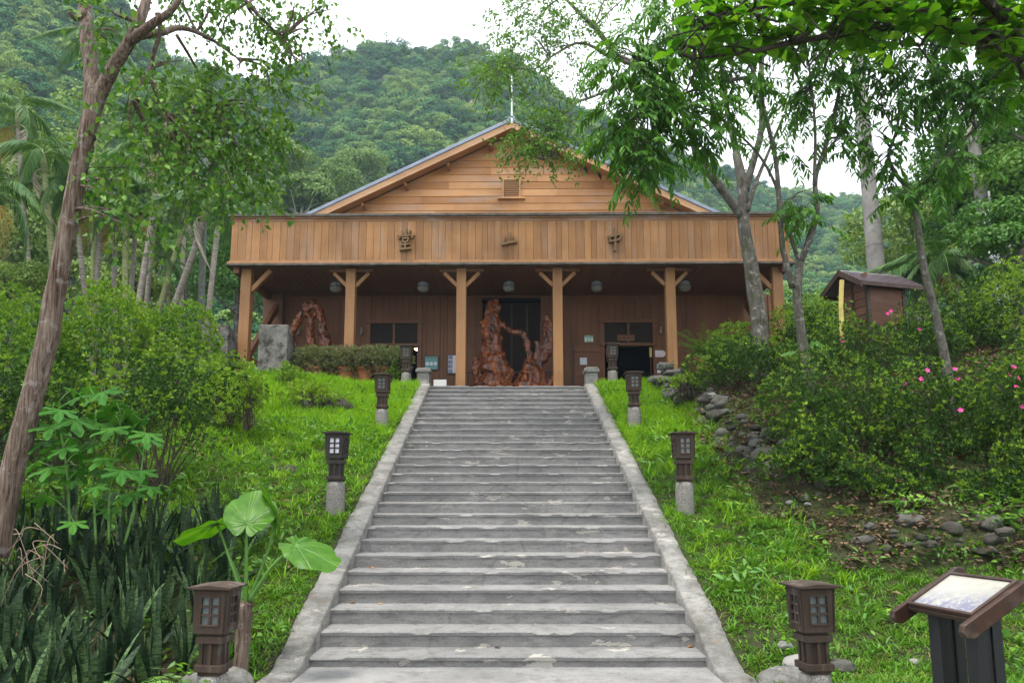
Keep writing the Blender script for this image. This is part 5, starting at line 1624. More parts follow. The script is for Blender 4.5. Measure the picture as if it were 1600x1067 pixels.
# grey lichen tree before the porch, with fine pale leaves hanging over the gable
Yg = 18.2
g1 = at(1190, 545, Yg); g1.z = float(gz(g1.x, Yg)) - .1
GT = [([Vector(g1)] + A([(1186, 500, Yg), (1174, 420, Yg), (1162, 350, Yg), (1160, 290, Yg), (1150, 240, Yg + .2)]), .225, .10),
      (A([(1163, 345, Yg), (1120, 285, Yg - .2), (1092, 250, Yg - .5), (1078, 200, Yg - .8), (1060, 150, Yg - 1.2), (1010, 110, Yg - 1.6), (960, 85, Yg - 2)]), .115, .05),
      (A([(1162, 300, Yg), (1150, 240, Yg + .2), (1140, 190, Yg + .3), (1130, 120, Yg + .3), (1120, 30, Yg)]), .085, .04),
      (A([(1164, 300, Yg), (1178, 250, Yg - .1), (1190, 200, Yg - .2), (1190, 110, Yg - .2), (1195, 10, Yg - .2), (1190, -120, Yg)]), .10, .045),
      (A([(1168, 330, Yg - .1), (1180, 290, Yg - .1), (1200, 240, Yg), (1225, 180, Yg)]), .065, .03),
      (A([(960, 85, 16.2), (935, 50, 16), (905, 20, 15.8), (875, -10, 15.6)]), .075, .025),
      (A([(1010, 110, 16.6), (945, 85, 16), (930, 75, 15.8), (900, 68, 15.6), (860, 90, 15.4), (835, 108, 15.3), (790, 105, 15.2)]), .05, .010),
      (A([(1000, 120, 16.5), (930, 150, 16), (895, 165, 15.8), (890, 200, 15.6), (875, 235, 15.5), (850, 250, 15.4)]), .04, .008),
      (A([(893, 170, 15.8), (865, 195, 15.6), (862, 225, 15.5)]), .015, .006)]
GC = cl([(800, 95, 15.2, .35, .4, .3, 16), (760, 95, 15.2, .3, .4, .25, 11), (785, 130, 15.2, .3, .4, .25, 14), (750, 130, 15.2, .2, .3, .15, 6), (825, 55, 15.3, .35, .4, .3, 15), (790, 15, 15.3, .3, .3, .2, 9), (850, 30, 15.5, .4, .4, .3, 17), (880, 70, 15.6, .35, .4, .3, 13), (900, 20, 15.7, .35, .4, .25, 13), (840, 8, 15.4, .3, .3, .15, 9),
    (850, 120, 15.4, .25, .4, .2, 9), (850, 175, 15.4, .25, .3, .2, 9), (845, 196, 15.4, .3, .4, .2, 13), (815, 222, 15.3, .3, .4, .2, 12), (800, 240, 15.3, .2, .3, .12, 7), (855, 232, 15.4, .35, .4, .18, 14), (885, 210, 15.5, .25, .3, .2, 9), (878, 244, 15.5, .2, .3, .12, 6),
    (875, 165, 15.6, .2, .3, .15, 7), (915, 130, 15.8, .3, .4, .2, 9), (830, 195, 15.3, .2, .3, .15, 8), (900, 195, 15.6, .2, .3, .2, 8),
    (940, 60, 16, .3, .4, .3, 9), (1200, 150, 17.8, .6, .6, .5, 20), (1130, 60, 18, .8, .8, .5, 30), (1180, -60, 18, 1.5, 1.5, .6, 60), (1000, -40, 16.8, 1.3, 1, .4, 46), (1230, 190, 18, .4, .4, .3, 12), (1060, 40, 17, .8, .8, .4, 30)])
tree('grey_tree', g1, GT, GC, 'fine', L['fine'], M['bark_grey'], 'thick grey lichen-barked tree before the porch, fine pale leaves hanging over the gable', 12)

# slim forked tree with long hanging leaflets
Yp = 13.2
g2 = at(1268, 610, Yp); g2.z = float(gz(g2.x, Yp)) - .1
PT = [([Vector(g2)] + A([(1262, 580, Yp), (1252, 520, Yp), (1246, 460, Yp), (1250, 410, Yp)]), .10, .075),
      (A([(1238, 450, Yp - .1), (1228, 408, Yp - .1), (1222, 380, Yp - .1), (1218, 320, Yp - .1), (1212, 250, Yp - .1), (1196, 180, Yp - .2), (1180, 120, Yp - .3), (1150, 60, Yp - .5), (1110, 10, Yp - .8)]), .058, .025),
      (A([(1252, 408, Yp), (1266, 370, Yp), (1277, 330, Yp), (1274, 280, Yp + .1), (1290, 230, Yp + .1), (1306, 170, Yp + .1), (1320, 90, Yp + .1), (1335, 0, Yp)]), .062, .025),
      (A([(1272, 290, Yp), (1274, 220, Yp - .1), (1270, 150, Yp - .2), (1262, 90, Yp - .3)]), .035, .015),
      (A([(1250, 412, Yp), (1232, 360, Yp), (1212, 290, Yp + .1), (1180, 235, Yp + .1), (1130, 190, Yp)]), .042, .018),
      (A([(1180, 120, Yp - .3), (1120, 130, Yp - .9), (1060, 150, Yp - 1.4), (1010, 170, Yp - 1.8)]), .04, .012),
      (A([(1150, 60, Yp - .5), (1080, 70, Yp - 1.2), (1000, 100, Yp - 1.8), (960, 130, Yp - 2)]), .04, .012)]
PC = cl([(990, 120, 11.4, .42, .5, .35, 12), (960, 165, 11.4, .3, .4, .3, 8), (1010, 170, 11.4, .4, .5, .3, 12), (1050, 120, 11.7, .45, .5, .35, 13), (1060, 180, 11.8, .4, .5, .35, 12), (985, 215, 11.4, .32, .4, .3, 10), (1020, 240, 11.4, .3, .4, .25, 8), (1000, 268, 11.3, .22, .3, .2, 5), (960, 205, 11.3, .2, .3, .2, 4), (1090, 215, 12, .3, .4, .25, 7),
    (1100, 70, 12, .5, .6, .35, 14), (1030, 60, 11.6, .5, .6, .35, 14), (970, 80, 11.4, .35, .4, .3, 9), (1150, 120, 12.5, .45, .5, .35, 11), (1110, 160, 12.2, .35, .4, .3, 9), (1140, 205, 12.8, .2, .3, .22, 3), (1160, 40, 12.4, .5, .6, .3, 12), (1060, 15, 11.8, .6, .6, .25, 13),
    (1280, 130, 13.2, .4, .5, .4, 9), (1330, 120, 13.2, .4, .5, .35, 9), (1290, 60, 13, .6, .6, .4, 15), (1350, 50, 13.1, .6, .6, .4, 14), (1250, 150, 13.1, .25, .4, .4, 5), (1300, 200, 13.2, .28, .3, .3, 5), (1235, 230, 13.1, .2, .3, .2, 3), (1250, 310, 13, .22, .3, .2, 4), (1258, 335, 12.9, .2, .3, .14, 4), (1330, 230, 13.3, .2, .3, .2, 3),
    (1220, 60, 12.9, .5, .5, .4, 12), (1200, -20, 12.8, .8, .8, .3, 16), (1330, -30, 13, .9, .9, .3, 18), (1080, -40, 12, .8, .8, .25, 14)])
tree('forked_tree', g2, PT, PC, 'pinnate', L['pinnate'], M['bark_grey'], 'slim grey tree forking low into wavy stems with long hanging leaflets', 13)

# slim leaning tree at the right
Yq = 13.6
g3 = at(1490, 612, Yq); g3.z = float(gz(g3.x, Yq)) - .1
QT = [([Vector(g3)] + A([(1480, 580, Yq), (1464, 500, Yq), (1444, 420, Yq), (1430, 330, Yq), (1412, 285, Yq)]), .095, .045),
      (A([(1414, 290, Yq), (1395, 265, Yq), (1389, 240, Yq), (1402, 200, Yq), (1405, 150, Yq), (1392, 110, Yq - .1), (1370, 60, Yq - .2)]), .042, .016),
      (A([(1430, 330, Yq), (1438, 300, Yq - .1), (1455, 268, Yq - .2), (1500, 225, Yq - .4), (1550, 175, Yq - .6), (1600, 120, Yq - .8), (1660, 90, Yq - 1)]), .04, .015),
      (A([(1452, 270, Yq - .2), (1470, 240, Yq - .2), (1485, 200, Yq - .2), (1492, 160, Yq - .2)]), .016, .005),
      (A([(1389, 240, Yq), (1372, 255, Yq), (1352, 258, Yq)]), .015, .006),
      (A([(1396, 200, Yq), (1380, 170, Yq), (1374, 140, Yq)]), .02, .008)]
QC = cl([(1370, 215, 13.4, .3, .4, .3, 6), (1385, 255, 13.4, .25, .3, .2, 5), (1400, 300, 13.3, .18, .3, .18, 3), (1420, 150, 13.4, .4, .5, .3, 9), (1470, 130, 13, .45, .5, .3, 12), (1520, 110, 12.8, .5, .5, .35, 13), (1440, 90, 13.2, .5, .5, .35, 12), (1500, 160, 12.8, .3, .4, .22, 6), (1560, 150, 12.6, .4, .5, .3, 9), (1380, 110, 13.4, .35, .4, .3, 8),
    (1475, 250, 13.2, .25, .3, .2, 5), (1460, 290, 13.1, .2, .3, .15, 4), (1500, 255, 13.2, .3, .3, .22, 7), (1430, 210, 13.4, .2, .3, .2, 3), (1340, 170, 13.5, .35, .4, .3, 7), (1590, 90, 12.5, .5, .5, .4, 12), (1410, 30, 13.2, .7, .7, .35, 16), (1520, 40, 12.8, .7, .7, .35, 16), (1590, 20, 12.4, .7, .7, .4, 16), (1490, -40, 13, 1.2, 1.2, .3, 24)])
tree('slender_tree', g3, QT, QC, 'pinnate', L['pinnate'], M['bark_grey'], 'slender tree leaning left over the flowering azaleas, with a long bare side branch', 14)

# paddle-leaved tree whose boughs reach in from the upper right
g4 = Vector((8.6, 6.2, float(gz(8.6, 6.2)) - .1))
TB = A([(1640, 95, 6.2), (1600, 72, 6.0), (1530, 55, 5.8), (1480, 40, 5.7), (1440, 22, 5.6), (1370, 8, 5.5), (1300, 0, 5.4), (1250, -15, 5.3)])
TT_ = [([g4, g4 + Vector((-.1, 0, 1.5)), g4 + Vector((-.5, 0, 3.2)), g4 + Vector((-1.6, -.2, 4.2)), Vector(at(1640, 95, 6.2))], .26, .07), (TB, .07, .025),
       (A([(1480, 40, 5.7), (1400, 42, 5.6), (1310, 55, 5.5), (1240, 66, 5.4), (1180, 80, 5.3), (1120, 88, 5.3), (1085, 92, 5.2)]), .035, .008),
       (A([(1600, 72, 6), (1560, 20, 5.6), (1500, -40, 5.2), (1400, -150, 4.8)]), .05, .02), (A([(1300, 0, 5.4), (1200, 10, 5.3), (1130, 30, 5.2)]), .022, .006),
       (A([(1530, 55, 5.8), (1560, 75, 5.6), (1590, 100, 5.5)]), .02, .006)]
TCc = cl([(1060, 90, 5.2, .06, .15, .05, 2), (1098, 70, 5.2, .08, .15, .06, 3), (1090, 40, 5.2, .1, .2, .06, 3), (1150, 80, 5.3, .12, .2, .06, 4), (1130, 35, 5.2, .15, .2, .07, 5), (1190, 45, 5.3, .15, .25, .08, 6), (1182, 12, 5.3, .2, .25, .06, 6), (1240, 55, 5.4, .2, .25, .09, 8), (1300, 40, 5.4, .25, .3, .1, 10), (1260, 15, 5.4, .25, .3, .08, 9), (1350, 55, 5.5, .22, .3, .09, 8), (1340, 15, 5.5, .3, .3, .1, 11), (1410, 50, 5.6, .25, .3, .09, 9), (1400, 10, 5.6, .3, .3, .1, 11), (1470, 20, 5.7, .3, .3, .1, 11), (1470, 65, 5.7, .2, .3, .08, 6),
    (1530, 25, 5.7, .3, .3, .1, 11), (1590, 30, 5.7, .25, .3, .12, 10), (1540, 75, 5.7, .2, .3, .08, 6), (1590, 100, 5.6, .15, .3, .1, 5), (1100, 8, 5.2, .12, .2, .05, 4), (1610, 130, 5.6, .1, .2, .1, 4), (1300, -60, 5.2, .8, .6, .15, 22), (1550, -60, 5.3, .7, .6, .2, 22), (1400, -200, 4.6, 1.2, .9, .25, 26)])
TCc += [(Vector((5.2, 3.4, 5.6)), (1.6, 1.4, .45), 40), (Vector((6.8, 4.6, 5.4)), (1.6, 1.6, .6), 50), (Vector((8.6, 6.4, 5.6)), (2.2, 2.0, .8), 90)]
tree('paddle_leaf_tree', g4, TT_, TCc, 'obov', L['obov'], M['bark_dark'], 'broad paddle-leaved tree whose dark boughs reach in across the upper right', 15)

# trees behind on both sides: own trunk, own crown
MT = {}
def bgtree(px, pyc, pyb, Y, rad, flat, nleaf, leaf, mat, label, seed, name='broadleaf_tree', T=T_OV, trunk=.2, bark='bark_grey', grp='trees behind on either side'):
    c = at(px, pyc, Y)
    gzz = float(gz(c.x, Y)) if Y < 70 else c.z - 6
    o = empty(name, (c.x, Y, gzz - .1), 0, label, 'tree', grp)
    h = c.z - gzz
    mb = MB()
    r2 = random.Random(seed)
    limb(mb, [(0, 0, -.3), (.1, 0, h * .4), (r2.uniform(-.3, .3), .1, h * .85), (r2.uniform(-.5, .5), 0, h + rad * .4)], trunk, trunk * .35, 9)
    for k in range(7):
        a = r2.uniform(0, 6.28); z0 = h * r2.uniform(.5, .9)
        limb(mb, [(.05, 0, z0), (math.cos(a) * rad * .35, math.sin(a) * rad * .35, z0 + rad * .3), (math.cos(a) * rad * .75, math.sin(a) * rad * .75, h + rad * flat * r2.uniform(0, .5))], trunk * .4, .02, 6)
    mb.build('trunk', M[bark], o, smooth=True)
    cm = crown_mesh('crown', rad, flat, 34, nleaf, leaf, [mat], seed, T, -.75)
    link('crown', cm, o, (0, 0, h))
bgtree(1560, 250, 470, 26, 3.3, 1.3, 15000, .17, L['midtree'], 'tall bushy tree at the right behind the leaning service pole', 31)
bgtree(1650, 180, 500, 22, 3.2, 1.3, 13000, .15, L['midtree'], 'high dark tree cut by the right edge', 32)
bgtree(1500, 330, 470, 31, 2.6, 1.1, 10000, .16, L['midtree'], 'mid green tree left of the leaning service pole', 33)
bgtree(1425, 375, 470, 38, 3.4, .8, 10000, .2, L['limetree'], 'lime green spreading tree right of the thick concrete pole', 34)
bgtree(1590, 400, 480, 21, 2.0, 1.0, 9000, .13, L['midtree'], 'low dense tree under the tall ones by the right edge', 35)
bgtree(375, 420, 500, 36, 3.6, 1.3, 12000, .2, L['midtree'], 'feathery green tree just left of the hall, beyond the utility pole', 36, T=T_DIA)
bgtree(290, 380, 480, 42, 4.2, 1.2, 12000, .22, L['slopetree'], 'dense green tree behind the palm clump', 37)
bgtree(120, 330, 470, 40, 5.0, 1.2, 13000, .24, L['slopetree'], 'big pale green tree behind the palms, left part', 38)
bgtree(-20, 300, 470, 34, 4.5, 1.3, 13000, .2, L['slopetree'], 'pale green tree behind the left edge of the palms', 39)
bgtree(190, 440, 480, 34, 2.2, .9, 8000, .16, L['limetree'], 'low yellow-green tree showing between the palm stems', 40)
bgtree(1295, 520, 545, 34, 3.0, .8, 8000, .2, L['midtree'], 'rounded green tree between the porch end and the shed', 41)
bgtree(20, 445, 480, 25, 1.6, .7, 8000, .12, L['limetree'], 'low bright fern-like tree left of the big trunk', 42, T=T_DIA)

for i, (px, py, Y, lab) in enumerate([(440, 275, 88, 'pale-trunked umbrella tree on the slope left of the gable'), (505, 290, 92, 'second pale-trunked umbrella tree, nearer the gable slope'), (560, 268, 120, 'yellow-green spreading tree on the mid slope above the gable'), (470, 320, 80, 'small pale-limbed tree low on the slope just above the parapet')]):
    bgtree(px, py, 400, Y, 6.2 if i != 3 else 4.5, .55, 13000, .34, L['slopetree'], lab, 50 + i, T=T_OV, trunk=.28, bark='bark_pale', grp='pale-trunked trees on the slope')
# ------------------------------------------------------------ palms
def frond_mesh(name, ln, n, lf, droop, mat, seed, ragged=0.0):
    r2 = np.random.default_rng(seed)
    t = np.linspace(0, 1, 14)
    pts = np.stack([t * ln * (1 - .25 * droop * t), 0 * t, ln * (.45 * t - (.55 + droop * .6) * t ** 2)], -1)
    mb = MB()
    mb.tube([tuple(p) for p in pts], list(.022 * (1 - .85 * t)), 5)
    s = np.linspace(.18, .99, n)
    P = np.stack([np.interp(s, t, pts[:, k]) for k in range(3)], -1)
    tg = nrm(np.stack([np.interp(np.clip(s + .03, 0, 1), t, pts[:, k]) - np.interp(s - .03, t, pts[:, k]) for k in range(3)], -1))
    L_ = lf * np.sin(np.pi * (s * .82 + .14)) ** .7
    ch = []
    for sg in (-1, 1):
        D = nrm(tg * .55 + np.array([0, sg * .8, 0]) + np.stack([0 * s, 0 * s, -.25 - .35 * s * droop], -1) + r2.normal(0, .07 + ragged * .3, (n, 3)))
        V, Fc = place(P, D, np.tile([0, 0, 1.0], (n, 1)) + tg * .2, L_ * r2.uniform(.85, 1.1, n), leaf_t([.010, .026, .022, .003], .30 + ragged * .5, .5))
        ch.append((V, Fc, 0))
    k = np.array([f for f in mb.f if len(f) == 4])
    ch.append((np.array(mb.v), k, 0))
    return np_mesh(name, ch, [mat])
FR = [frond_mesh('frond', 2.1, 62, .60, .9 + .25 * i, L['palm'], 600 + i) for i in range(4)]
FRD = [frond_mesh('dead_frond', 1.5, 30, .4, 1.9, L['palmdry'], 610 + i, .7) for i in range(2)]
FRY = [frond_mesh('yellow_frond', 1.9, 38, .6, 1.1, L['palmgold'], 620)]
def palm(bx, by, tx, ty, Y, label, seed, rad=.085, nf=9, dead=1, yellow=0, scale=1.0, bark='bark_palm', grp='slender feather palms'):
    r2 = random.Random(seed)
    a, b = at(bx, by, Y), at(tx, ty, Y + r2.uniform(-.6, .6))
    g = float(gz(a.x, a.y))
    o = empty('palm', (a.x, a.y, g - .05), 0, label, 'palm', grp)
    mid = a.lerp(b, .5) + Vector((r2.uniform(-.1, .1), 0, 0))
    mb = MB()
    base = a + (a - b).normalized() * max(0, (a.z - g) / max(.2, (b - a).normalized().z))
    limb(mb, [base - o.location, mid - o.location, b - o.location], rad, rad * .75, 10, .05, 8)
    tr = mb.build('trunk', M[bark], o, smooth=True)
    d = (b - mid).normalized()
    MB().tube([b - o.location - d * .05, b - o.location + d * .35, b - o.location + d * .75], [rad * .95, rad * .85, rad * .3], 10).build('crownshaft', M['bark_palmgreen'], o, smooth=True)
    top = b - o.location + d * .6
    off = r2.uniform(0, 6)
    tot = nf + dead + yellow
    for i in range(tot):
        kind = FR if i < nf else (FRD if i < nf + dead else FRY)
        me = r2.choice(kind)
        f = link('frond' if i < nf else ('dead_frond' if i < nf + dead else 'yellow_frond'), me, o, top - d * (.0 if i < nf else .45))
        pitch = -1.0 + (i / max(nf - 1, 1)) * 1.15 if i < nf else .55
        if i >= nf + dead: pitch = .25
        f.rotation_euler = (r2.uniform(-.2, .2), pitch + r2.uniform(-.12, .12), off + i * 2.4)
        f.scale = (scale * r2.uniform(.85, 1.1),) * 3
PL = [(214, 475, 248, 255, 25, 1, 1, 'bark_palm', 'palm with a pale ringed stem leaning right, dead frond hanging, centre of the clump'),
      (230, 480, 262, 170, 26, 0, 0, 'bark_palm', 'tallest palm of the clump centre, its crown among the hanging branches'),
      (252, 482, 298, 330, 25.5, 1, 0, 'bark_palmgreen', 'green-stemmed palm leaning right at the right side of the clump'),
      (268, 486, 318, 345, 24.8, 1, 0, 'bark_palm', 'rightmost leaning palm with a drooping withered frond toward the hall'),
      (150, 475, 157, 330, 27, 0, 1, 'bark_palm', 'upright palm right of the big trunk with one yellow frond'),
      (178, 475, 182, 300, 27.5, 1, 0, 'bark_palm', 'upright brown-stemmed palm between the big trunk and the clump'),
      (196, 478, 197, 340, 26.5, 0, 1, 'bark_palmgreen', 'straight green ringed palm stem at the left side of the clump'),
      (134, 470, 118, 320, 26, 1, 1, 'bark_palm', 'palm leaning left just behind the big trunk'),
      (205, 480, 225, 230, 28, 0, 0, 'bark_palm', 'dark double-looking palm stem at the back of the clump'),
      (86, 440, 70, 270, 25, 1, 0, 'bark_palmgreen', 'pale green palm stem left of the big trunk with a whitish dead frond'),
      (50, 450, 28, 200, 26, 1, 1, 'bark_palm', 'palm at the far left with a white withered frond and golden leaves'),
      (145, 470, 150, 85, 29, 0, 0, 'bark_palmgreen', 'highest palm behind the fork of the big trunk'),
      (330, 475, 352, 285, 29, 1, 0, 'bark_palm', 'palm behind the utility pole, a brown frond hanging over the parapet corner'),
      (-20, 460, -10, 330, 22, 0, 1, 'bark_palm', 'palm cut by the left edge with golden lower leaves'),
      (285, 470, 300, 160, 30, 0, 0, 'bark_palm', 'tall palm at the back, crown behind the hanging leaves')]
for i, (bx, by, tx, ty, Y, dd, yy, bk, lab) in enumerate(PL): palm(bx, by, tx, ty, Y, lab, 40 + i, .095 if i % 3 else .115, 9, dd, yy, 1.0, bk)
palm(262, 492, 262, 440, 26, 'small young palm with a white stem between the clump and the utility pole', 80, .07, 7, 1, 0, .55, 'bark_palm', None)
for i, (x_, y_p, Y, lab) in enumerate(((1462, 440, 24, 'bushy feather palm behind the shed, left of the service pole'), (1430, 455, 25, 'low palm with yellowing fronds just right of the shed'))):
    palm(x_, 500, x_ + 4, y_p, Y, lab, 90 + i, .12, 16, 0, 1 + i, .9, 'bark_palm', 'palms beside the shed')

# ------------------------------------------------------------ snake plants
def snake_mesh(seed, n):
    r2 = np.random.default_rng(seed)
    ch = []
    for i in range(n):
        a = r2.uniform(0, 6.28); lean = abs(r2.normal(.16, .16))
        if r2.random() < .16: lean += .5
        ln = r2.uniform(.45, .82)
        m = 9
        t = np.linspace(0, 1, m)
        wv = .034 * np.array([.55, .8, .95, 1, 1, .95, .8, .5, .03]) * r2.uniform(.75, 1.25)
        bend = r2.uniform(-.1, .35) * (1 + lean)
        d = np.array([math.cos(a), math.sin(a)])
        hx_ = np.sin(lean) * t + bend * t ** 2.5 * .5; hz2 = np.cos(lean) * t - .35 * max(0, bend) * t ** 3
        tw = a + 1.57 + r2.normal(0, .4) + t * r2.normal(0, .5)
        C = np.stack([d[0] * hx_ * ln + d[0] * .05, d[1] * hx_ * ln + d[1] * .05, hz2 * ln - .03], -1)
        S_ = np.stack([np.cos(tw), np.sin(tw), 0 * t], -1)
        Nn = np.stack([-np.sin(tw), np.cos(tw), 0 * t], -1)
        V = np.concatenate([np.stack([C[j] - S_[j] * wv[j] + Nn[j] * wv[j] * .35, C[j], C[j] + S_[j] * wv[j] + Nn[j] * wv[j] * .35]) for j in range(m)])
        Fc = np.array([f for j in range(m - 1) for f in ((3 * j, 3 * j + 1, 3 * j + 4, 3 * j + 3), (3 * j + 1, 3 * j + 2, 3 * j + 5, 3 * j + 4))])
        ch.append((V, Fc, 0))
    return np_mesh('snake_plant', ch, [L['snake']], True)
SN = [snake_mesh(700 + i, 9 + i % 3) for i in range(7)]
r2 = random.Random(6)
cnt = 0
spots = []
for k in range(4000):
    y = r2.uniform(5.1, 10.6); x = r2.uniform(-6.3, -2.75)
    px = XP + F * x / y
    lim = -2.98 - .12 * max(0, y - 7) - (.25 if y < 6.9 else 0)
    if x > lim or px < -60: continue
    if any((x - a) ** 2 + (y - b) ** 2 < .085 for a, b in spots): continue
    spots.append((x, y))
    if len(spots) >= 125: break
for i, (x, y) in enumerate(spots):
    o = link('snake_plant', SN[i % 7], None, gpt(x, y))
    o.rotation_euler = (0, 0, r2.uniform(0, 6.28)); s = r2.uniform(.8, 1.2); o.scale = (s, s, s)
    tag(o, 'upright dark green mottled snake plant in the dense bed at the lower left', 'snake plant', 'snake plants in the dense bed')

# ------------------------------------------------------------ ferns
def fern_mesh(seed, n, ln):
    r2 = np.random.default_rng(seed)
    ch = []
    for i in range(n):
        a = i * 2.4 + r2.uniform(-.3, .3); up = r2.uniform(.5, 1.2)
        m = 20
        t = np.linspace(0, 1, m)
        l = ln * r2.uniform(.7, 1.15)
        h = np.stack([np.cos(a) * t * l, np.sin(a) * t * l, l * (up * t - (up * .55 + .3) * t * t)], -1)
        tg = nrm(np.gradient(h, axis=0))
        sd_ = np.array([-math.sin(a), math.cos(a), 0.0])
        for sg in (-1, 1):
            D = nrm(tg * .35 + sd_ * sg + np.array([0, 0, -.12]) + r2.normal(0, .06, (m, 3)))
            V, Fc = place(h[1:], D[1:], np.tile([0, 0, 1.0], (m - 1, 1)), l * .17 * np.sin(np.pi * (t[1:] * .85 + .12)), T_LAN)
            ch.append((V, Fc, 0))
    return np_mesh('fern', ch, [L['fern']])
FE = [fern_mesh(800 + i, 9, .42) for i in range(3)]
for i, (px, py, s, lab) in enumerate([(205, 1050, .8, 'small bright fern among the snake plants at the bottom'), (255, 1000, .8, 'bright green fern left of the nearest left lantern'), (110, 1055, .9, 'fern at the bottom left corner among snake plants'), (300, 1072, .7, 'fern spray at the foot of the nearest left lantern'),
    (1408, 790, 1.15, 'grey-green fern under the dark bushes on the right'), (1480, 775, 1.1, 'larger fern with a long arching frond on the right bank'), (1556, 820, .8, 'fern growing between the dark stones at the right'), (30, 1010, .9, 'fern at the left edge in the snake plant bed'), (395, 880, .6, 'small fern behind the elephant ear plant')]):
    p = ground_at(px, py)
    if px < 320 and py > 990: p = gpt(at(px, py, 6.4).x, 6.4, .12)
    o = link('fern', FE[i % 3], None, p); o.scale = (s,) * 3; o.rotation_euler = (0, 0, i)
    tag(o, lab, 'fern')
# sword fern in a pot at the right end of the porch
p = at(1100, 575, 19.2)
o = empty('potted_fern', (p.x, p.y, at(1100, 575, 19.2).z - .1), 0, 'spiky light green sword fern in a terracotta pot at the right of the porch', 'potted plant')
MB().lathe([(.15, 0), (.22, .3), (.26, .32), (.26, .40), (.23, .4), (.2, .33), (.05, .32)], (0, 0, 0), 22).build('pot', M['pot'], o)
r2n = np.random.default_rng(12)
ch = []
for i in range(34):
    a = r2n.uniform(0, 6.28); up = r2n.uniform(.9, 2.6); l = r2n.uniform(.6, 1.0)
    m = 24; t = np.linspace(0, 1, m)
    h = np.stack([np.cos(a) * t * l * .75, np.sin(a) * t * l * .75, .35 + l * (up * .62 * t - up * .28 * t * t)], -1)
    tg = nrm(np.gradient(h, axis=0)); sd_ = np.array([-math.sin(a), math.cos(a), 0.0])
    for sg in (-1, 1):
        D = nrm(tg * .3 + sd_ * sg + r2n.normal(0, .08, (m, 3)))
        V, Fc = place(h[2:], D[2:], np.tile([0, 0, 1.0], (m - 2, 1)), .075 * np.ones(m - 2), T_LAN)
        ch.append((V, Fc, 0))
link('frond', np_mesh('frond', ch, [L['fern']]), o)

# ------------------------------------------------------------ elephant ear plant
def ear(o, base, tip_c, nrm_, tip_dir, size, seed, stalk_r=.022, via=None, name='leaf'):
    """one big heart leaf: centre where the stalk joins, facing nrm_, pointing tip_dir"""
    n_, d = Vector(nrm_).normalized(), Vector(tip_dir).normalized()
    d = (d - n_ * d.dot(n_)).normalized(); s = d.cross(n_)
    m, kk = 140, 8
    vs, vein = [], []
    for i in range(m):
        a = 2 * math.pi * i / m
        ca, sa = math.cos(a), math.sin(a)
        rr = .58 + .30 * ca + .12 * math.cos(2 * a) - .30 * math.exp(-((abs(a - math.pi)) / .22) ** 2)
        if abs(a) < .4 or abs(a - 2 * math.pi) < .4: rr += .08
        wv = .02 * math.sin(a * 9 + seed)
        for j in range(kk):
            f = j / (kk - 1)
            x, y = rr * f * sa * 1.0, rr * f * ca
            z = -.16 * (x * x * 1.0 + y * y * .55) + .012 * math.cos(a * 8) * f + wv * f * f + .04 * abs(x) * (1 - f)
            z += .012 * math.sin(17 * x + 11 * y + seed) * f
            vs.append(Vector(tip_c) + (s * x + d * y + n_ * z) * size)
            vein.append(max(0, 1 - abs(((a / .62 + .5) % 1) - .5) * .62 * (f + .12) / .035))
    fs = []
    for i in range(m):
        i2 = (i + 1) % m
        for j in range(kk - 1): fs.append((i * kk + j, i * kk + j + 1, i2 * kk + j + 1, i2 * kk + j))
    lf = MB().add(vs, fs).build(name, L['alocasia'], o, smooth=True)
    lf.data.attributes.new('vein', 'FLOAT', 'POINT').data.foreach_set('value', vein)
    mb = MB()
    b, c = Vector(base), Vector(tip_c)
    md = Vector(via) if via else b.lerp(c, .5) + Vector((0, 0, .06))
    limb(mb, [b, md, c], stalk_r, stalk_r * .45, 8, 0, 6)
    for k in range(-3, 4):
        a = k * .62
        e = c + (s * math.sin(a) * .45 + d * math.cos(a) * .55) * size * .8 + n_ * (-.05) * size
        mb.tube([c, c.lerp(e, .5) + n_ * .008, e - n_ * size * .02], [.011, .006, .002], 5)
    mb.build('stalk', M['stem'], lf, smooth=True)
Ye = 7.5
e0 = at(380, 962, Ye)
o = empty('elephant_ear', (e0.x, e0.y, float(gz(e0.x, e0.y))), 0, 'elephant ear plant with three huge bright green leaves behind the nearest left lantern', 'plant')
w0 = o.location
def el(px, py, dY=0): return at(px, py, Ye + dY) - w0
mb = MB()
limb(mb, [(0, 0, -.1), (0, 0, .12), el(383, 958), el(388, 940)], .075, .06, 10, .4)
mb.build('trunk', M['bark_red'], o, smooth=True)
ear(o, el(384, 945), el(385, 818, -.05), (.08, -.72, .68), (-.05, .6, .75), .43, 1, .024)
ear(o, el(382, 940), el(340, 818, .1), (-.35, .2, .9), (-.95, .1, .45), .40, 2, .02, el(358, 870, .05))
ear(o, el(390, 938), el(462, 852, -.05), (.25, -.42, .87), (.95, -.15, -.36), .43, 3, .026, el(425, 885, -.03))
ear(o, el(388, 938), el(430, 815, .25), (.75, .5, .3), (.6, .3, .75), .34, 4, .018, el(415, 870, .1))
ear(o, el(381, 930), el(352, 862, .3), (-.5, -.2, .8), (-.8, .4, .2), .22, 5, .016)
p = at(1262, 548, 15.0)
g = float(gz(p.x, p.y))
o = empty('elephant_ear', (p.x, p.y, g), 0, 'small blue-green elephant ear behind the slim forked trunk', 'plant')
w0 = o.location
ear(o, (0, 0, 0), at(1276, 538, 14.9) - w0, (.1, -.8, .6), (.1, -.2, -1), .32, 6, .018)
ear(o, (0, 0, 0), at(1238, 550, 14.9) - w0, (-.2, -.3, .9), (-1, -.2, .1), .24, 7, .015)
ear(o, (0, 0, 0), at(1282, 552, 14.8) - w0, (.3, -.3, .9), (1, -.3, -.1), .24, 8, .015)

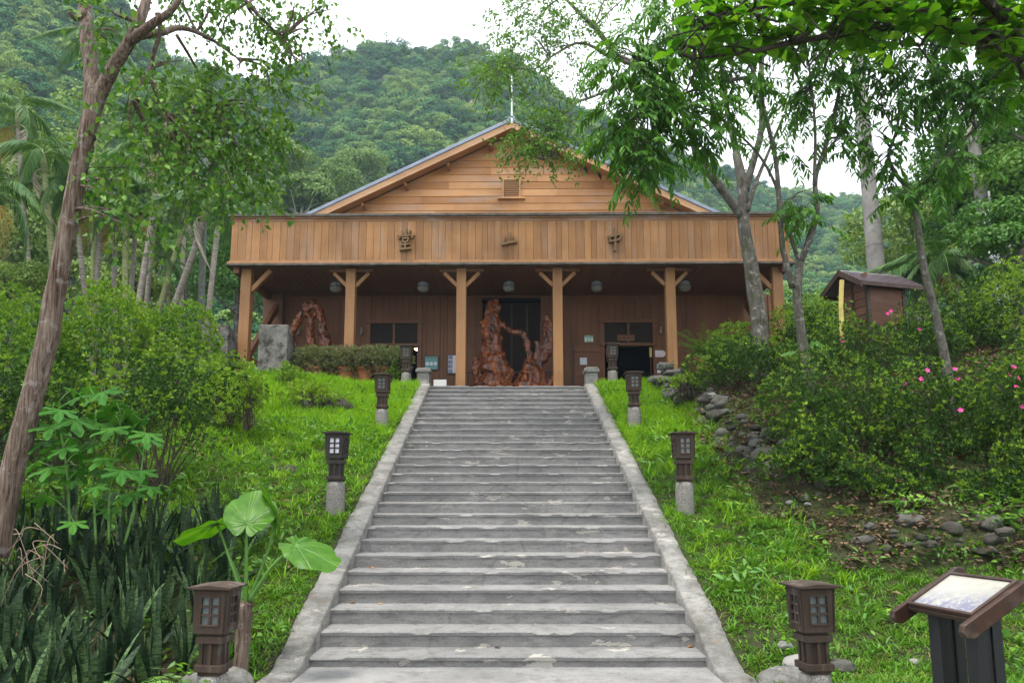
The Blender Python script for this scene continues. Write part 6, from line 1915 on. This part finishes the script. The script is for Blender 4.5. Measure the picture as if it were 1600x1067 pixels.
# ------------------------------------------------------------ tall plant with lobed leaves
def lobed_mesh():
    pts = []
    m = 81
    for i in range(m):
        a = -2.45 + 4.9 * i / (m - 1)
        r_ = (.36 + .62 * (.5 + .5 * math.cos(a * 2 * math.pi / .98)) ** .75) * (1 - .16 * abs(a))
        pts.append((math.sin(a) * r_ * 1.05, math.cos(a) * r_ + .1))
    V = [(0, 0, .0)] + [(x * .5, y * .5, -.03 + .02 * math.cos(i * 1.2)) for i, (x, y) in enumerate(pts)] + [(x, y, -.16 * (x * x + y * y) + .03 * math.cos(i * 1.2)) for i, (x, y) in enumerate(pts)]
    tri = [(0, 1 + i, 2 + i, 0) for i in range(m - 1)]
    q = [(1 + i, 1 + m + i, 2 + m + i, 2 + i) for i in range(m - 1)]
    return np.array(V, float), np.array(q), np.array([(0, 1 + i, 2 + i) for i in range(m - 1)])
LV, LQ, LTt = lobed_mesh()
Yl = 8.9
p0 = at(150, 830, Yl)
o = empty('lobed_leaf_plant', (p0.x, p0.y, float(gz(p0.x, p0.y))), 0, 'tall plant with big bright lobed leaves beside the leaning red-brown trunk', 'plant')
w0 = o.location
STM = [[(150, 850), (146, 740), (150, 640)], [(170, 850), (172, 760), (190, 650)], [(110, 850), (105, 740), (90, 650)], [(195, 850), (215, 770), (225, 700)]]
mb = MB()
for s_ in STM: limb(mb, [at(x, y, Yl + .12 * i) - w0 for i, (x, y) in enumerate(s_)], .016, .007, 6, 0, 5)
mb.build('stem', M['stem'], o, smooth=True)
LFS = [(95, 640, 36), (130, 618, 40), (160, 612, 38), (195, 640, 40), (222, 655, 36), (85, 665, 34), (115, 655, 40), (150, 645, 36), (178, 668, 40), (205, 690, 38), (232, 685, 30), (70, 690, 34), (60, 720, 34), (100, 700, 30), (140, 690, 34), (165, 715, 34), (190, 735, 34), (222, 735, 28), (80, 745, 26), (48, 655, 30), (120, 735, 26), (150, 760, 26), (205, 770, 28), (115, 815, 24), (75, 775, 28), (170, 795, 22), (235, 760, 24), (140, 606, 26)]
rl = random.Random(4)
LFS += [(x + rl.uniform(-26, 26), y + rl.uniform(-12, 26), sz * rl.uniform(.7, 1)) for x, y, sz in LFS[:22]]
pet = MB()
for i, (x, y, sz) in enumerate(LFS):
    c = at(x, y, Yl + rl.uniform(-.45, .45)) - w0
    size = sz / F * Yl * rl.uniform(.95, 1.2)
    si = min(range(4), key=lambda k: abs(STM[k][2][0] - x) + abs(STM[k][1][0] - x))
    a, b = STM[si][1], STM[si][2]
    f = min(1, max(0, (a[1] - y) / (a[1] - b[1])))
    q = at(a[0] + (b[0] - a[0]) * f, min(y + 22, 800), Yl + .15) - w0
    out = Vector((c.x - q.x, c.y - q.y, 0)); out = out.normalized() if out.length > .02 else Vector((rl.uniform(-1, 1), -1, 0)).normalized()
    d = (out + Vector((0, -.25, -.55))).normalized(); n_ = (Vector((0, -.25, 1)) + out * .35 + Vector((rl.uniform(-.3, .3),) * 3)).normalized()
    V1, _ = place(np.array([c]), np.array([d]), np.array([n_]), size, (LV, LQ))
    lf = link('leaf', np_mesh('leaf', [(V1, LQ, 0), (V1, LTt, 0)], [L['lobed']], True), o)
    pet.tube([q, q.lerp(c, .5) + Vector((0, 0, .02)), c], [.007, .005, .004], 5)
pet.build('petiole', M['stem'], o, smooth=True)
# dry tangled runners at the left
mb = MB()
rl = random.Random(8)
p0 = at(60, 880, 8.0)
for k in range(16):
    x, y = rl.uniform(20, 105), rl.uniform(800, 900)
    a = at(x, y, 8.0 + rl.uniform(-.4, .4)); b = a + Vector((rl.uniform(-.3, .35), rl.uniform(-.2, .2), rl.uniform(-.55, -.1)))
    limb(mb, [a - p0, a.lerp(b, .5) + Vector((rl.uniform(-.15, .15), 0, rl.uniform(.05, .2))) - p0, b - p0], .005, .003, 4, 0, 6)
tag(mb.build('dry_vine', M['drytwig'], None, p0, smooth=True), 'tangle of thin dry tan runners over the snake plants at the left', 'vine')

# ------------------------------------------------------------ air between here and the far slopes
hz = MB().box((0, 560, 160), (5200, 1300, 340)).build('haze', [])
hm = NT('haze')
pv = hm.n('ShaderNodeVolumePrincipled')
pv.inputs['Color'].default_value = (.66, .85, 1, 1)
pv.inputs['Density'].default_value = .00038
pv.inputs['Anisotropy'].default_value = .0
hm.t.nodes.remove(hm.p)
hm.l(pv.outputs[0], hm.out.inputs['Volume'])
hz.data.materials.append(hm.mat)
tag(hz, 'faint bluish haze lying over the far slopes', kind='stuff')
